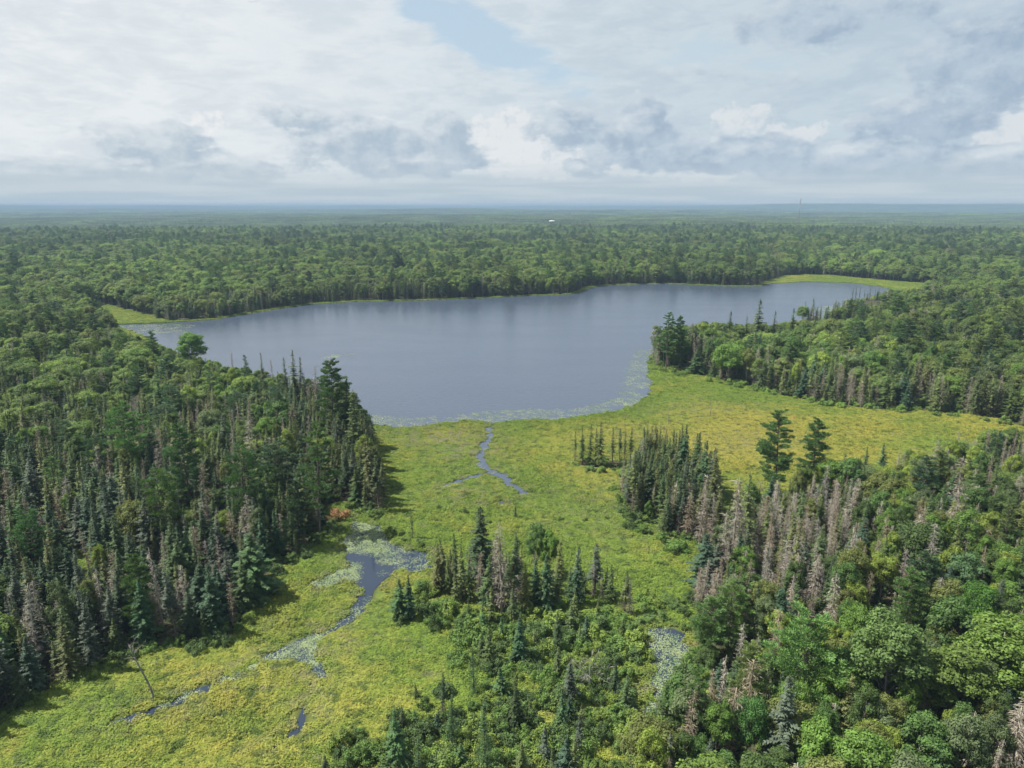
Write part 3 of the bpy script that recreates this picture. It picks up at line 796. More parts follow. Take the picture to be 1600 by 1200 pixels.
# ------------------------------------------------------------------ hero trees, traced to where they stand
# (x, y of the foot, y of the top, kind, variant, width factor, colour factor, label)
D1 = (1, 1, 1)
HERO = [
 (752, 915, 790, 'spruce', 5, 1.5, (.6, .7, .7), 'tallest dark narrow spruce of the clump in the middle of the marsh'),
 (784, 958, 816, 'dead', 1, 1.0, D1, 'big grey dead spruce in the middle of the marsh clump'),
 (800, 955, 837, 'spruce', 4, 1.1, D1, 'thin half bare spruce just right of the big grey dead one'),
 (773, 952, 842, 'dead', 0, .8, D1, 'slender dead spruce just left of the big grey one'),
 (834, 900, 818, 'leafy', 1, .85, (.8, .95, .8), 'round leafy tree standing behind the dark spruces of the marsh clump'),
 (858, 905, 832, 'leafy', 0, .8, (.85, 1, .85), 'smaller leafy tree at the back right of the marsh clump'),
 (853, 958, 862, 'fir', 0, .85, (.75, .8, .8), 'dense dark fir at the right of the marsh clump'),
 (837, 952, 872, 'fir', 2, .8, (.8, .85, .85), 'dark fir pressed against the left of the densest dark fir'),
 (822, 956, 878, 'spruce', 0, .9, (1.2, 1.2, 1), 'olive green spruce in front of the marsh clump'),
 (868, 952, 880, 'spruce', 3, 1.0, (.8, .8, .8), 'short dark spruce in the right half of the marsh clump'),
 (874, 927, 845, 'spruce', 1, 1.1, (1.1, 1, .9), 'spruce with bare lower trunk and bushy top right of the clump'),
 (901, 947, 853, 'fir', 2, .68, (.8, .85, .82), 'dark pointed fir standing apart at the right end of the clump'),
 (889, 936, 885, 'spruce', 3, .8, (.8, .9, .9), 'small dark spruce at the left foot of the pointed fir'),
 (913, 930, 892, 'spruce', 3, .8, (.85, .9, .9), 'small dark spruce at the right foot of the pointed fir'),
 (926, 935, 877, 'dead', 1, .7, D1, 'pale thin dead spruce right of the pointed fir'),
 (940, 938, 902, 'dead', 0, .8, D1, 'short pinkish dead spruce at the right end of the clump'),
 (975, 960, 895, 'spruce', 4, 1.2, D1, 'half dead spruce with green tip standing alone above the right pond'),
 (984, 962, 903, 'dead', 2, .8, D1, 'dead spruce leaning against the half dead one above the right pond'),
 (684, 927, 847, 'spruce', 2, .9, D1, 'thin brownish spruce at the left end of the marsh clump beside the pond'),
 (701, 930, 866, 'spruce', 2, .8, D1, 'second thin spruce from the pond in the marsh clump'),
 (723, 938, 852, 'spruce', 0, .8, (.8, .95, .95), 'dark green spruce between thin trunks left of the tall pine'),
 (713, 943, 890, 'spruce', 0, .9, D1, 'low spruce at the front left of the marsh clump'),
 (736, 915, 848, 'dead', 3, .45, D1, 'bare pole of a dead spruce beside the tall pine'),
 (733, 940, 885, 'spruce', 3, .9, D1, 'low bushy spruce in front of the bare pole'),
 (641, 968, 897, 'fir', 0, .72, (.7, .85, .9), 'dark blue green fir at the creek bend left of the clump'),
 (624, 966, 903, 'fir', 1, 1.1, (1.1, 1.15, .95), 'wide green fir next to the dark one at the creek bend'),
 (645, 842, 793, 'spruce', 4, .6, D1, 'thin bare stemmed spruce standing alone above the lily pond'),
 (805, 810, 784, 'spruce', 0, .8, (.7, .8, .8), 'tiny lone spruce in the open marsh near the creek end'),
 (755, 990, 938, 'fir', 2, .7, (1.5, 1.5, 1.1), 'light green young fir in front of the marsh clump'),
 (783, 1006, 963, 'fir', 0, .8, (1.4, 1.4, 1.1), 'second light green young fir in front of the marsh clump'),
 (811, 1036, 962, 'fir', 1, .75, (.9, 1, .95), 'full dark fir in the shrubs below the marsh clump'),
 (764, 1042, 976, 'spruce', 0, 1.0, D1, 'narrow spruce left of the full dark fir in the shrubs'),
 (741, 1084, 1009, 'larch', 0, .95, (.75, .9, .9), 'blue green cone shaped larch standing in the lower marsh'),
 (871, 1060, 1010, 'spruce', 2, 1.0, D1, 'thin spruce in the shrubs right of the cone shaped larch'),
 (706, 1165, 1085, 'larch', 0, 1.1, (.8, .95, .95), 'feathery larch above the bottom edge left of the middle one'),
 (757, 1205, 1096, 'larch', 0, 1.2, (.85, 1, .85), 'largest feathery larch at the bottom centre of the view'),
 (654, 1222, 1152, 'larch', 1, 1.1, (.9, 1.05, 1), 'low feathery larch cut by the bottom edge'),
 (622, 1205, 1105, 'fir', 1, .85, (1.1, 1.2, 1), 'broad green fir at the bottom edge left of the larches'),
 (804, 1136, 1072, 'spruce', 3, 1.0, D1, 'pointed spruce right of the larches in the lower marsh'),
 (878, 1148, 1075, 'fir', 0, .7, (1, 1.05, 1), 'slim fir in the shrubs above the bottom edge'),
 (650, 1091, 1064, 'spruce', 3, .8, (1.1, 1.1, 1), 'tiny spruce standing alone in the golden lower marsh'),
 (922, 1080, 1024, 'bare', 0, 1.3, (1, 1, 1), 'pale leafless small tree in the shrubs left of the right pond'),
 (815, 1222, 1158, 'spruce', 3, 1.0, D1, 'pointed spruce cut by the bottom edge right of the larches'),
 (895, 1218, 1150, 'spruce', 0, 1.0, D1, 'narrow spruce at the bottom edge below the slim fir'),
 (510, 1228, 1180, 'spruce', 3, 1.0, D1, 'spruce tip poking up at the bottom edge of the open marsh'),
 (545, 1228, 1184, 'spruce', 0, 1.0, D1, 'second spruce tip poking up at the bottom edge'),
 # the small grove
 (898, 722, 673, 'spruce', 4, .7, D1, 'leftmost thin spruce of the small grove in the marsh'),
 (910, 727, 667, 'spruce', 2, .8, D1, 'second spruce of the small grove in the marsh'),
 (921, 728, 663, 'spruce', 0, .8, (.85, .9, .9), 'third dark spruce of the small grove in the marsh'),
 (930, 728, 668, 'spruce', 4, .8, D1, 'thin spruce behind the tallest of the small grove'),
 (937, 730, 657, 'spruce', 0, .9, (.85, .9, .9), 'tallest dark spruce of the small grove in the marsh'),
 (957, 725, 667, 'spruce', 1, .8, D1, 'bushy topped spruce right of the gap in the small grove'),
 (968, 728, 668, 'spruce', 4, .9, D1, 'bare stemmed spruce near the right end of the small grove'),
 (976, 722, 669, 'spruce', 1, .7, D1, 'thin green topped spruce near the right end of the small grove'),
 (985, 722, 667, 'spruce', 1, .8, (.8, .9, .9), 'rightmost dark topped spruce of the small grove'),
 # the larger grove
 (1064, 745, 661, 'fir', 1, .75, (.95, 1, 1), 'tallest full fir at the back of the larger marsh grove'),
 (1098, 782, 687, 'fir', 0, .7, (.95, 1, .95), 'dark pointed fir at the right of the larger marsh grove'),
 (1113, 800, 700, 'spruce', 1, .9, (.85, .9, .88), 'dark spruce at the right end of the larger marsh grove'),
 (1092, 850, 742, 'dead', 0, .9, D1, 'large grey dead spruce at the front of the larger marsh grove'),
 (1112, 846, 768, 'dead', 2, .8, D1, 'pinkish dead spruce at the front right corner of the larger grove'),
 (1060, 838, 800, 'dead', 2, 1.0, D1, 'low dead spruce at the front foot of the larger grove'),
 (988, 806, 703, 'spruce', 4, 1.2, D1, 'grey half bare spruce at the left side of the larger grove'),
 (1013, 815, 782, 'leafy', 5, .6, (1.1, 1.3, 1), 'small bright green leafy tree at the front of the larger grove'),
 # two pines against the meadow
 (1210, 780, 641, 'pine', 1, .9, (.85, .9, .85), 'tall ragged pine rising against the golden meadow'),
 (1268, 768, 654, 'pine', 0, .85, (.85, .9, .85), 'tall layered pine right of the ragged one against the meadow'),
 (1315, 752, 708, 'spruce', 3, 1.0, (.8, .9, .9), 'dark spruce tip right of the layered pine'),
 (1351, 742, 697, 'spruce', 3, .9, (.8, .9, .9), 'narrow dark spruce breaking the far edge of the meadow'),
 (1377, 742, 691, 'fir', 0, .9, (.95, 1, .95), 'dark fir right of the narrow spruce at the meadow edge'),
 (1140, 905, 745, 'dead', 1, .85, D1, 'giant pale dead spruce at the corner of the right forest'),
 (1158, 900, 742, 'dead', 0, .8, (1, 1, 1), 'tall grey dead spruce right of the giant pale one'),
 (1127, 925, 800, 'dead', 0, .9, D1, 'broad dead spruce in front of the giant pale one'),
 (1165, 880, 735, 'spruce', 0, .8, D1, 'dark spruce behind the giant pale dead one'),
 (1485, 880, 715, 'dead', 0, .8, D1, 'largest pale dead spruce rising in the middle of the right forest'),
 (1088, 952, 890, 'dead', 2, .8, D1, 'pale dead spruce at the marsh edge left of the right forest'),
 (1250, 1122, 960, 'pine', 2, 1.15, (1.1, 1.2, .9), 'wide bright pine with layered boughs in the right forest foreground'),
 (1138, 1025, 912, 'pine', 2, .85, (1.25, 1.2, .9), 'yellow green pine at the marsh edge of the right forest'),
 (1405, 1015, 890, 'pine', 0, 1.0, (1.05, 1.1, .9), 'pale pine upper right of the wide bright pine'),
 (1519, 1010, 915, 'leafy', 2, .75, (.68, 1.0, .72), 'deep green rounded maple among paler trees on the right'),
 (1497, 955, 865, 'leafy', 3, 1.15, (.9, 1.0, 1.6), 'grey green willow like tree above the deep green maple'),
 (1165, 1190, 1092, 'leafy', 2, .7, (.7, 1.0, 1.1), 'blue green rounded tree near the bottom right of the pond'),
 (1278, 1235, 1125, 'leafy', 5, .9, (.85, 1.2, .8), 'vivid green small maple at the bottom edge of the right forest'),
 (1560, 1120, 965, 'leafy', 4, 1.5, (.95, 1.05, .9), 'large lime green maple at the right edge'),
 (1480, 1140, 1010, 'leafy', 1, 1.5, (1.05, 1.15, .9), 'lime green maple left of the largest one'),
 (1575, 1235, 1100, 'dead', 2, 1.2, (1, 1, 1), 'big bushy dead tree in the bottom right corner'),
 (1375, 1130, 960, 'leafy', 4, 1.2, (.95, 1.0, .9), 'tall olive green tree right of the wide bright pine'),
 # left forest
 (228, 1006, 902, 'fir', 0, .85, (.9, 1.05, .95), 'green fir at the front edge of the left forest near the snag'),
 (340, 990, 878, 'fir', 2, .85, (.8, .85, .82), 'dark fir in the corner of left forest that reaches into the marsh'),
 (435, 868, 795, 'fir', 1, .85, (.8, .95, .95), 'dark green fir at the forest corner beside the lily pond'),
 (415, 880, 800, 'fir', 0, .8, (.85, 1, 1), 'green fir left of the one at the forest corner by the pond'),
 (525, 700, 562, 'pine', 0, .8, (.8, .85, .82), 'tall pine with layered top on the left lake shore'),
 (545, 700, 590, 'spruce', 3, .9, (.8, .85, .82), 'dark spruce on the lake shore right of the layered pine'),
 (557, 735, 610, 'spruce', 0, 1.0, (.8, .85, .82), 'dark spruce at the end of the left lake shore'),
 (462, 630, 545, 'spruce', 0, .8, (.75, .8, .78), 'tallest spruce breaking the left shore skyline'),
 (450, 625, 558, 'spruce', 1, .8, (.75, .8, .78), 'spruce left of the tallest on the left shore skyline'),
 (472, 632, 558, 'spruce', 4, .9, (.75, .8, .78), 'ragged spruce right of the tallest on the left shore skyline'),
 (495, 640, 570, 'dead', 0, .9, (1, 1, 1), 'grey dead spruce on the left shore skyline beside layered pine'),
 (413, 612, 551, 'spruce', 4, .7, (.75, .8, .78), 'thin spruce on the left shore skyline'),
 (430, 615, 548, 'dead', 3, .5, (1, 1, 1), 'bare dead pole on the left shore skyline'),
 (390, 605, 555, 'pine', 3, .7, (.8, .9, .9), 'small pine on the left shore skyline'),
 (365, 597, 548, 'dead', 1, .8, (1, 1, 1), 'thin dead spruce standing against the lake on the left'),
 (304, 590, 519, 'leafy', 4, 1.25, (.8, 1, .75), 'large rounded leafy tree rising over the left lake shore'),
 (282, 578, 538, 'spruce', 3, .7, (.8, .9, .9), 'small spruce left of the large rounded leafy tree'),
 (243, 570, 518, 'pine', 1, .9, (.8, .9, .9), 'airy pine silhouetted against the left bay of the lake'),
 (500, 835, 665, 'pine', 3, 1.0, (1, 1.1, .9), 'large pine in the left forest above the lily pond'),
 (385, 830, 700, 'pine', 2, .8, (1, 1.1, .9), 'broad pine in the middle of the left forest'),
 (205, 760, 640, 'pine', 2, .9, (1.0, 1.15, 1), 'broad blue green pine in the upper left forest'),
 (300, 800, 665, 'pine', 0, .85, (.9, 1.05, 1), 'tall pine among spruces in the left forest'),
 (60, 900, 800, 'pine', 2, 1.0, (.9, 1.1, 1.1), 'wide blue green pine at the left edge'),
 (592, 800, 712, 'spruce', 4, 1.2, D1, 'grey half bare spruce at the tip of the left forest'),
 (582, 790, 680, 'spruce', 2, .9, D1, 'dark spruce behind the half bare one at the forest tip'),
 # the peninsula across the bay
 (1040, 578, 489, 'pine', 3, 1.0, (.8, .95, .9), 'leftmost tall pine at the tip of the peninsula'),
 (1060, 577, 495, 'pine', 0, .75, (.85, 1, .9), 'second tall pine at the tip of the peninsula'),
 (1050, 572, 490, 'spruce', 0, .9, (.8, .9, .9), 'spruce between the two tall pines of the peninsula tip'),
 (1181, 548, 469, 'spruce', 3, 1.0, (.75, .8, .78), 'lone tall spruce breaking the peninsula skyline against the lake'),
 (1137, 545, 487, 'spruce', 3, .9, (.8, .85, .82), 'small spruce tip on the peninsula skyline left of the lone one'),
 (1206, 548, 488, 'spruce', 3, .8, (.8, .85, .82), 'small spruce tip on the peninsula skyline right of the lone one'),
 (1234, 545, 484, 'spruce', 0, 1.1, (.75, .8, .78), 'dark narrow spruce on the right of the peninsula skyline'),
 (1270, 540, 487, 'spruce', 0, .8, (.8, .85, .82), 'last small spruce tip on the peninsula skyline'),
 (1163, 545, 494, 'spruce', 4, .7, (.8, .9, .9), 'thin spruce tip close left of the lone tall spruce'),
]
for i, (px_, b_, t_) in enumerate([(1331, 470, 450), (1336, 471, 448), (1342, 470, 449), (1350, 471, 452), (1358, 470, 450), (1366, 472, 453), (1372, 470, 449)]):
    HERO.append((px_, b_, t_, 'spruce', 4, .8, (.7, .7, .7), ('first', 'second', 'third', 'fourth', 'fifth', 'sixth', 'last')[i]+' thin drowned spruce from the left at the right end of the lake'))

# ------------------------------------------------------------------ sow the forest
def sow():
    X, Y, K, HH, Z = [], [], [], [], []
    # ring of spacing bands: (r0, r1, spacing)
    for r0, r1, s in ((70, 320, 3.1), (320, 620, 3.9), (620, 1000, 4.6), (1000, 1500, 5.4), (1500, 2300, 6.6)):
        amax = R(46 if r1 < 1200 else 40)
        lim = r1
        gx = np.arange(-lim*math.sin(amax)-20, lim*math.sin(amax)+20, s); gy = np.arange(40, r1+s, s)
        x, y = [a.ravel() for a in np.meshgrid(gx, gy)]
        x = x+rng.uniform(-.46, .46, x.shape)*s; y = y+rng.uniform(-.46, .46, y.shape)*s
        r = np.hypot(x, y)
        k = (r >= r0) & (r < r1) & (np.abs(x) < np.tan(amax)*y+25)
        x, y = x[k], y[k]
        k = ~in_open(x, y) & ~inside(LAKE, x, y)
        x, y = x[k], y[k]
        d = edge_dist(LAKE, x, y)
        k = d > np.where(y > 420, 4.5, 1.2)
        x, y = x[k], y[k]
        X.append(x); Y.append(y)
    x, y = np.concatenate(X), np.concatenate(Y)
    u, v = pix(x, y)
    n = len(x)
    # how much of each kind
    w = {k: np.zeros(n) for k in ('spruce', 'fir', 'dead', 'leafy', 'pine', 'skip')}
    c1 = fbm(x, y, 45, 41, 3); c2 = fbm(x, y, 70, 42, 3); c3 = fbm(x, y, 300, 43, 3)
    def put(sel, **kw):
        for kk, vv in kw.items(): w[kk][sel] = (vv if np.isscalar(vv) else vv[sel])
    far = np.ones(n, bool)
    f = np.clip((c3-.42)*6, 0, 1)
    put(far, leafy=.20+.62*f, spruce=.52*(1-f)+.08, dead=.12+.14*(c1 > .6), pine=.06, fir=.08, skip=0*f)
    dl = np.full(n, 1e9); dl[:] = edge_dist(LAKE, x, y)
    shore = (y > 420) & (dl < 45)
    put(shore, leafy=.14+.25*(dl/45), spruce=.50, dead=.20, pine=.05, fir=.08)
    left = (u < 640) & (y < 520) & (v > 505)
    up = np.clip((720-v)/160, 0, 1)
    put(left, leafy=.10+.46*up, spruce=.58-.40*up, dead=.16-.05*up+.20*(c1 > .60), pine=.05+.05*up, fir=.10)
    front = left & (v > 840)
    put(front, leafy=.06, spruce=.64, dead=.10+.34*(c1 > .58), pine=.02, fir=.15)
    pen = (u > 1000) & (y > 255) & (y < 480) & (v < 690)
    ed = edge_dist(MARSH, x, y)
    put(pen, leafy=.50, spruce=.24, dead=.12, pine=.07, fir=.07)
    pf = pen & (ed < 26)
    put(pf, leafy=.14, spruce=.46, dead=.28, pine=.03, fir=.09)
    right = (u > 960) & (y < 255)
    put(right, leafy=.50, spruce=.12, dead=.30, pine=.05, fir=.05)
    dr = right & (u < 1340) & (v > 790) & (v < 1010)
    put(dr, leafy=.09, spruce=.26, dead=.60, pine=.02, fir=.04)
    rb = right & (u > 1300) & (v > 950)
    put(rb, leafy=.66, spruce=.08, dead=.18, pine=.04, fir=.04)
    rm = right & (c1 > .56) & ~dr
    w['dead'][rm] += .30
    ga = inside(GROVE_A, x, y); gb = inside(GROVE_B, x, y)
    put(ga, leafy=0, spruce=.0, dead=.0, pine=0, fir=0, skip=1)
    put(gb, leafy=0, spruce=.70, dead=.20, pine=0, fir=.05, skip=0)
    tip = left & (u > 430) & ((dl < 34) | (ed < 24))
    put(tip, leafy=.06, spruce=.72, dead=.12, pine=.03, fir=.10)
    # leafy crowns are wider: they need more room, so thin them
    names = ['spruce', 'fir', 'dead', 'leafy', 'pine', 'skip']
    W = np.stack([w[k] for k in names], 1)
    tot = W.sum(1); W = W/tot[:, None]
    q = rng.random(n); kidx = (q[:, None] > np.cumsum(W, 1)).sum(1).clip(0, 5)
    keep = (kidx != 5)
    near = np.hypot(x, y) < 620
    keep &= ~(near & (kidx == 3) & (rng.random(n) < .22))
    keep &= ~(near & (kidx == 4) & (rng.random(n) < .35))
    dens = fbm(x, y, 16, 45, 2)
    keep &= ~((dens < .25) & (rng.random(n) < .6))
    x, y, kidx, u, v = x[keep], y[keep], kidx[keep], u[keep], v[keep]
    n = len(x)
    base = np.array([12.8, 11.5, 12.0, 12.2, 17.0])[kidx]
    sd = np.array([2.3, 2.0, 2.4, 1.8, 2.4])[kidx]
    h = base+rng.normal(0, 1, n)*sd+4*(fbm(x, y, 60, 46, 2)-.5)+(7*(fbm(x, y, 190, 47, 2)-.5))*(y > 520)
    small = rng.random(n) < .16
    h = np.where(small, h*.6, h)
    h = np.where((x < 0) & (y < 400), h*.93, h)
    pr = (u > 960) & (y < 255)
    h = np.where(pr, h*.93, h)
    peninsula = (u > 1000) & (y > 255) & (y < 480)
    h = np.where(peninsula, h*1.22, h)
    h = np.where(y > 560, h*1.15, h)
    return x, y, kidx, np.clip(h, 4, 27), names
fx, fy, fk, fh, KN = sow()
def also(P, s, key, h0, h1, p=1.0):
    """more trees of one kind where the photograph shows them standing close"""
    global fx, fy, fk, fh
    P = poly(P)
    gx, gy = [a.ravel() for a in np.meshgrid(np.arange(P[:, 0].min(), P[:, 0].max(), s), np.arange(P[:, 1].min(), P[:, 1].max(), s))]
    gx = gx+rng.uniform(-.5, .5, gx.shape)*s; gy = gy+rng.uniform(-.5, .5, gy.shape)*s
    k = inside(P, gx, gy) & (rng.random(gx.shape) < p)
    for w_ in WATERS: k &= ~inside(w_, gx, gy) & (edge_dist(w_, gx, gy) > 1.0)
    fx, fy = np.append(fx, gx[k]), np.append(fy, gy[k]); fk = np.append(fk, np.full(k.sum(), KN.index(key))); fh = np.append(fh, rng.uniform(h0, h1, k.sum()))
also([(970, 788), (970, 752), (986, 730), (1040, 724), (1075, 732), (1110, 764), (1124, 800), (1124, 845), (1075, 840), (1040, 832), (1005, 810)], 2.5, 'spruce', 10, 15, .8)
also([(1000, 805), (1060, 822), (1124, 815), (1124, 852), (1075, 846), (1035, 836)], 2.8, 'dead', 7, 14, .6)
also([(680, 890), (700, 945), (770, 962), (860, 962), (930, 950), (985, 962), (950, 925), (850, 905), (760, 885)], 3.0, 'spruce', 6, 12.5, .8)
also([(690, 950), (760, 965), (960, 965), (980, 1010), (900, 1040), (780, 1030), (740, 1000)], 3.6, 'spruce', 4, 9, .45)
also([(700, 900), (740, 950), (830, 960), (920, 945), (850, 910)], 4.0, 'dead', 7, 13, .5)
also([(1110, 870), (1145, 850), (1200, 812), (1330, 800), (1400, 900), (1340, 1000), (1200, 1010), (1090, 1000), (1085, 930)], 3.1, 'dead', 7, 14, .55)
also([(1110, 870), (1145, 850), (1200, 812), (1330, 800), (1400, 900), (1340, 1000), (1200, 1010), (1090, 1000), (1085, 930)], 5.0, 'spruce', 7, 13, .7)
also([(720, 985), (980, 990), (1003, 1060), (1000, 1200), (900, 1260), (540, 1260), (620, 1130), (740, 1090)], 4.6, 'spruce', 4, 9, .5)
also([(780, 985), (980, 1000), (1000, 1200), (900, 1260), (540, 1260), (640, 1140), (800, 1080)], 6.5, 'fir', 3.5, 7, .45)
also([(575, 668), (590, 720), (600, 780), (560, 790), (520, 730), (500, 680)], 2.8, 'spruce', 12, 17, .7)
also([(1005, 1140), (1060, 1110), (1092, 1180), (1060, 1260), (980, 1260)], 5, 'leafy', 5, 8, .7)

# keep the heroes clear of random neighbours that would hide them
hx = np.array([at(p[0], p[1])[0] for p in HERO]); hy = np.array([at(p[0], p[1])[1] for p in HERO])
u_f, v_f = pix(fx, fy)
ut_f, vt_f = pix(fx, fy, fh)
keep = np.ones(len(fx), bool)
for i, p in enumerate(HERO):
    keep &= np.hypot(fx-hx[i], fy-hy[i]) > (1.2 if p[3] in ('spruce', 'dead') else 2.6)
    hid = (np.abs(u_f-p[0]) < (10 if p[3] in ('spruce', 'dead') else 18)) & (v_f > p[1]) & (vt_f < p[2]+.55*(p[1]-p[2]))
    keep &= ~hid
# the skyline of the left shore and of the peninsula lets the lake be seen
def sky_limit(u):
    return np.interp(u, [140, 175, 200, 240, 270, 330, 380, 440, 500, 545, 560, 575, 590, 605], [470, 505, 522, 535, 545, 560, 572, 582, 590, 600, 625, 650, 690, 730])
lim = (u_f > 175) & (u_f < 606) & (fy < 560) & (v_f > 505) & (v_f < 800)
over = lim & (vt_f < sky_limit(u_f)+rng.normal(0, 3, len(fx)))
newtop = sky_limit(u_f)+rng.uniform(0, 8, len(fx))
ang = R(PITCH)+np.arctan((newtop-600)/F)
fh = np.where(over, np.maximum(H-fy*np.tan(ang), 4.0), fh)
keep &= ~(over & (fh < 4.5))
limp = (u_f > 1015) & (u_f < 1345) & (fy < 480) & (v_f < 665) & (v_f > 500)
tp = np.interp(u_f, [1020, 1060, 1090, 1130, 1200, 1280, 1340], [505, 508, 503, 503, 505, 500, 502])
ov = limp & (vt_f < tp)
ang = R(PITCH)+np.arctan((tp+rng.uniform(0, 9, len(fx))-600)/F)
fh = np.where(ov, np.maximum(H-fy*np.tan(ang), 5.0), fh)
# the creek and pond edges stay visible over the near trees of the left corner; the meadow over the right forest
tm = np.interp(u_f, [1120, 1170, 1250, 1330, 1400, 1480, 1560, 1600], [765, 740, 728, 712, 700, 676, 668, 655])
ov = (u_f > 1120) & (u_f < 1600) & (fy < 262) & (v_f > 680) & (vt_f < tm)
ang = R(PITCH)+np.arctan((tm+rng.uniform(0, 10, len(fx))-600)/F)
fh = np.where(ov, np.maximum(H-fy*np.tan(ang), 5.0), fh)
ov = (u_f > 1340) & (u_f < 1445) & (v_f > 456) & (v_f < 520) & (vt_f < 452)
ang = R(PITCH)+np.arctan((452+rng.uniform(0, 6, len(fx))-600)/F)
fh = np.where(ov, np.maximum(H-fy*np.tan(ang), 4.0), fh)
fx, fy, fk, fh = fx[keep], fy[keep], fk[keep], fh[keep]

# shrubs: thickets around the clump, in the lower marsh, along forest edges
sx, sy, sh_ = [], [], []
def thicket(P, s, hh, p=1.0):
    P = poly(P)
    gx, gy = [a.ravel() for a in np.meshgrid(np.arange(P[:, 0].min(), P[:, 0].max(), s), np.arange(P[:, 1].min(), P[:, 1].max(), s))]
    gx = gx+rng.uniform(-.5, .5, gx.shape)*s; gy = gy+rng.uniform(-.5, .5, gy.shape)*s
    k = inside(P, gx, gy) & (rng.random(gx.shape) < p)
    sx.extend(gx[k]); sy.extend(gy[k]); sh_.extend(hh*rng.uniform(.6, 1.3, k.sum()))
thicket([(655, 905), (700, 940), (770, 965), (880, 955), (990, 965), (1005, 990), (1000, 1060), (940, 1080), (850, 1075), (780, 1060), (745, 1000), (660, 985), (625, 975)], 2.4, 2.6, .8)
thicket([(520, 1160), (700, 1110), (850, 1080), (990, 1090), (1005, 1200), (960, 1260), (500, 1260)], 2.3, 2.4, .82)
thicket([(1000, 1130), (1060, 1090), (1092, 1010), (1120, 1100), (1090, 1230), (990, 1260)], 2.3, 2.8, .85)
thicket([(570, 800), (600, 785), (612, 830), (660, 850), (690, 860), (640, 862), (600, 850)], 2.6, 2.0, .6)
thicket([(960, 760), (985, 805), (1040, 845), (1100, 865), (1090, 880), (1020, 850), (965, 815)], 2.8, 2.4, .6)
thicket([(1000, 940), (1085, 930), (1080, 965), (1000, 975)], 2.4, 2.2, .8)
thicket([(740, 980), (1000, 985), (1003, 1130), (860, 1110), (720, 1110), (600, 1180), (560, 1170), (690, 1070)], 3.0, 2.0, .55)
thicket([(610, 770), (820, 800), (960, 790), (1000, 850), (1090, 900), (1060, 930), (980, 900), (700, 830)], 7, 1.3, .5)
thicket([(890, 738), (990, 735), (990, 745), (900, 742)], 2.6, 1.6, .5)
thicket([(1160, 822), (1215, 790), (1350, 762), (1500, 730), (1590, 700), (1600, 715), (1500, 745), (1350, 775), (1215, 805)], 3.0, 2.6, .6)
thicket([(0, 1120), (110, 1055), (215, 1008), (330, 998), (374, 982), (395, 940), (450, 875), (500, 828), (545, 806), (552, 815), (505, 842), (455, 890), (405, 950), (385, 1000), (330, 1016), (215, 1024), (110, 1075), (0, 1140)], 2.3, 2.0, .6)
thicket([(996, 975), (1090, 975), (1092, 1100), (1010, 1140), (996, 1060)], 2.0, 1.5, .5)
thicket([(1018, 573), (1150, 600), (1290, 632), (1450, 644), (1590, 664), (1590, 668), (1450, 649), (1290, 638), (1150, 606), (1020, 580)], 3.2, 2.2, .5)
sx, sy, sh_ = np.array(sx), np.array(sy), np.array(sh_)
inw = np.zeros(len(sx), bool)
for w_ in WATERS: inw |= inside(w_, sx, sy) | (edge_dist(w_, sx, sy) < .8)
k = ~inw
sx, sy, sh_ = sx[k], sy[k], sh_[k]

# ------------------------------------------------------------------ things: each tree its own object with its parts
LAND = [((230, 1000), 'at the front of the left forest by the snag'), ((60, 1050), 'in the lower left corner of the forest'), ((120, 890), 'beside the dry yellow clearing in the left forest'),
        ((340, 960), 'in the forest corner above the lower creek'), ((430, 850), 'in the left forest just left of the lily pond'), ((500, 780), 'in the left forest above the lily pond'), ((585, 750), 'at the tip of the left forest'),
        ((300, 800), 'deep inside the left forest'), ((60, 760), 'in the upper part of the left forest'), ((450, 680), 'in the left forest behind the lake shore'), ((200, 640), 'high in the left forest'),
        ((1040, 790), 'in the larger marsh grove'), ((1180, 850), 'at the right forest corner next to the grove'), ((1250, 930), 'among dead spruces in the right forest'), ((1150, 1000), 'at the marsh edge of the right forest'),
        ((1250, 1100), 'around the wide bright pine on the right'), ((1150, 1160), 'right of the right pond'), ((1400, 1050), 'left of the lime green maples'), ((1550, 1080), 'beside the lime green maples'), ((1400, 1180), 'at the bottom edge of the right forest'),
        ((1560, 1180), 'in the lower right corner'), ((1350, 900), 'in the middle of the right forest'), ((1520, 880), 'around the deep green maple on the right'), ((1400, 790), 'in the right forest below the meadow'), ((1560, 760), 'at the right end of the golden meadow'),
        ((1250, 800), 'below the two pines by the meadow'), ((1100, 590), 'on the peninsula near its tip'), ((1300, 620), 'on the peninsula above the golden meadow'), ((1500, 630), 'on the right part of the peninsula'),
        ((800, 980), 'in the shrubs below the marsh clump'), ((900, 1040), 'between the marsh clump and the right pond'), ((680, 960), 'by the creek bend left of the marsh clump'), ((750, 1150), 'around the larches at the bottom'), ((950, 1170), 'at the bottom edge below the right pond'),
        ((1040, 950), 'above the right pond'), ((620, 830), 'above the lily pond'), ((1000, 830), 'at the foot of the larger marsh grove'), ((560, 1190), 'at the bottom edge left of the larches')]
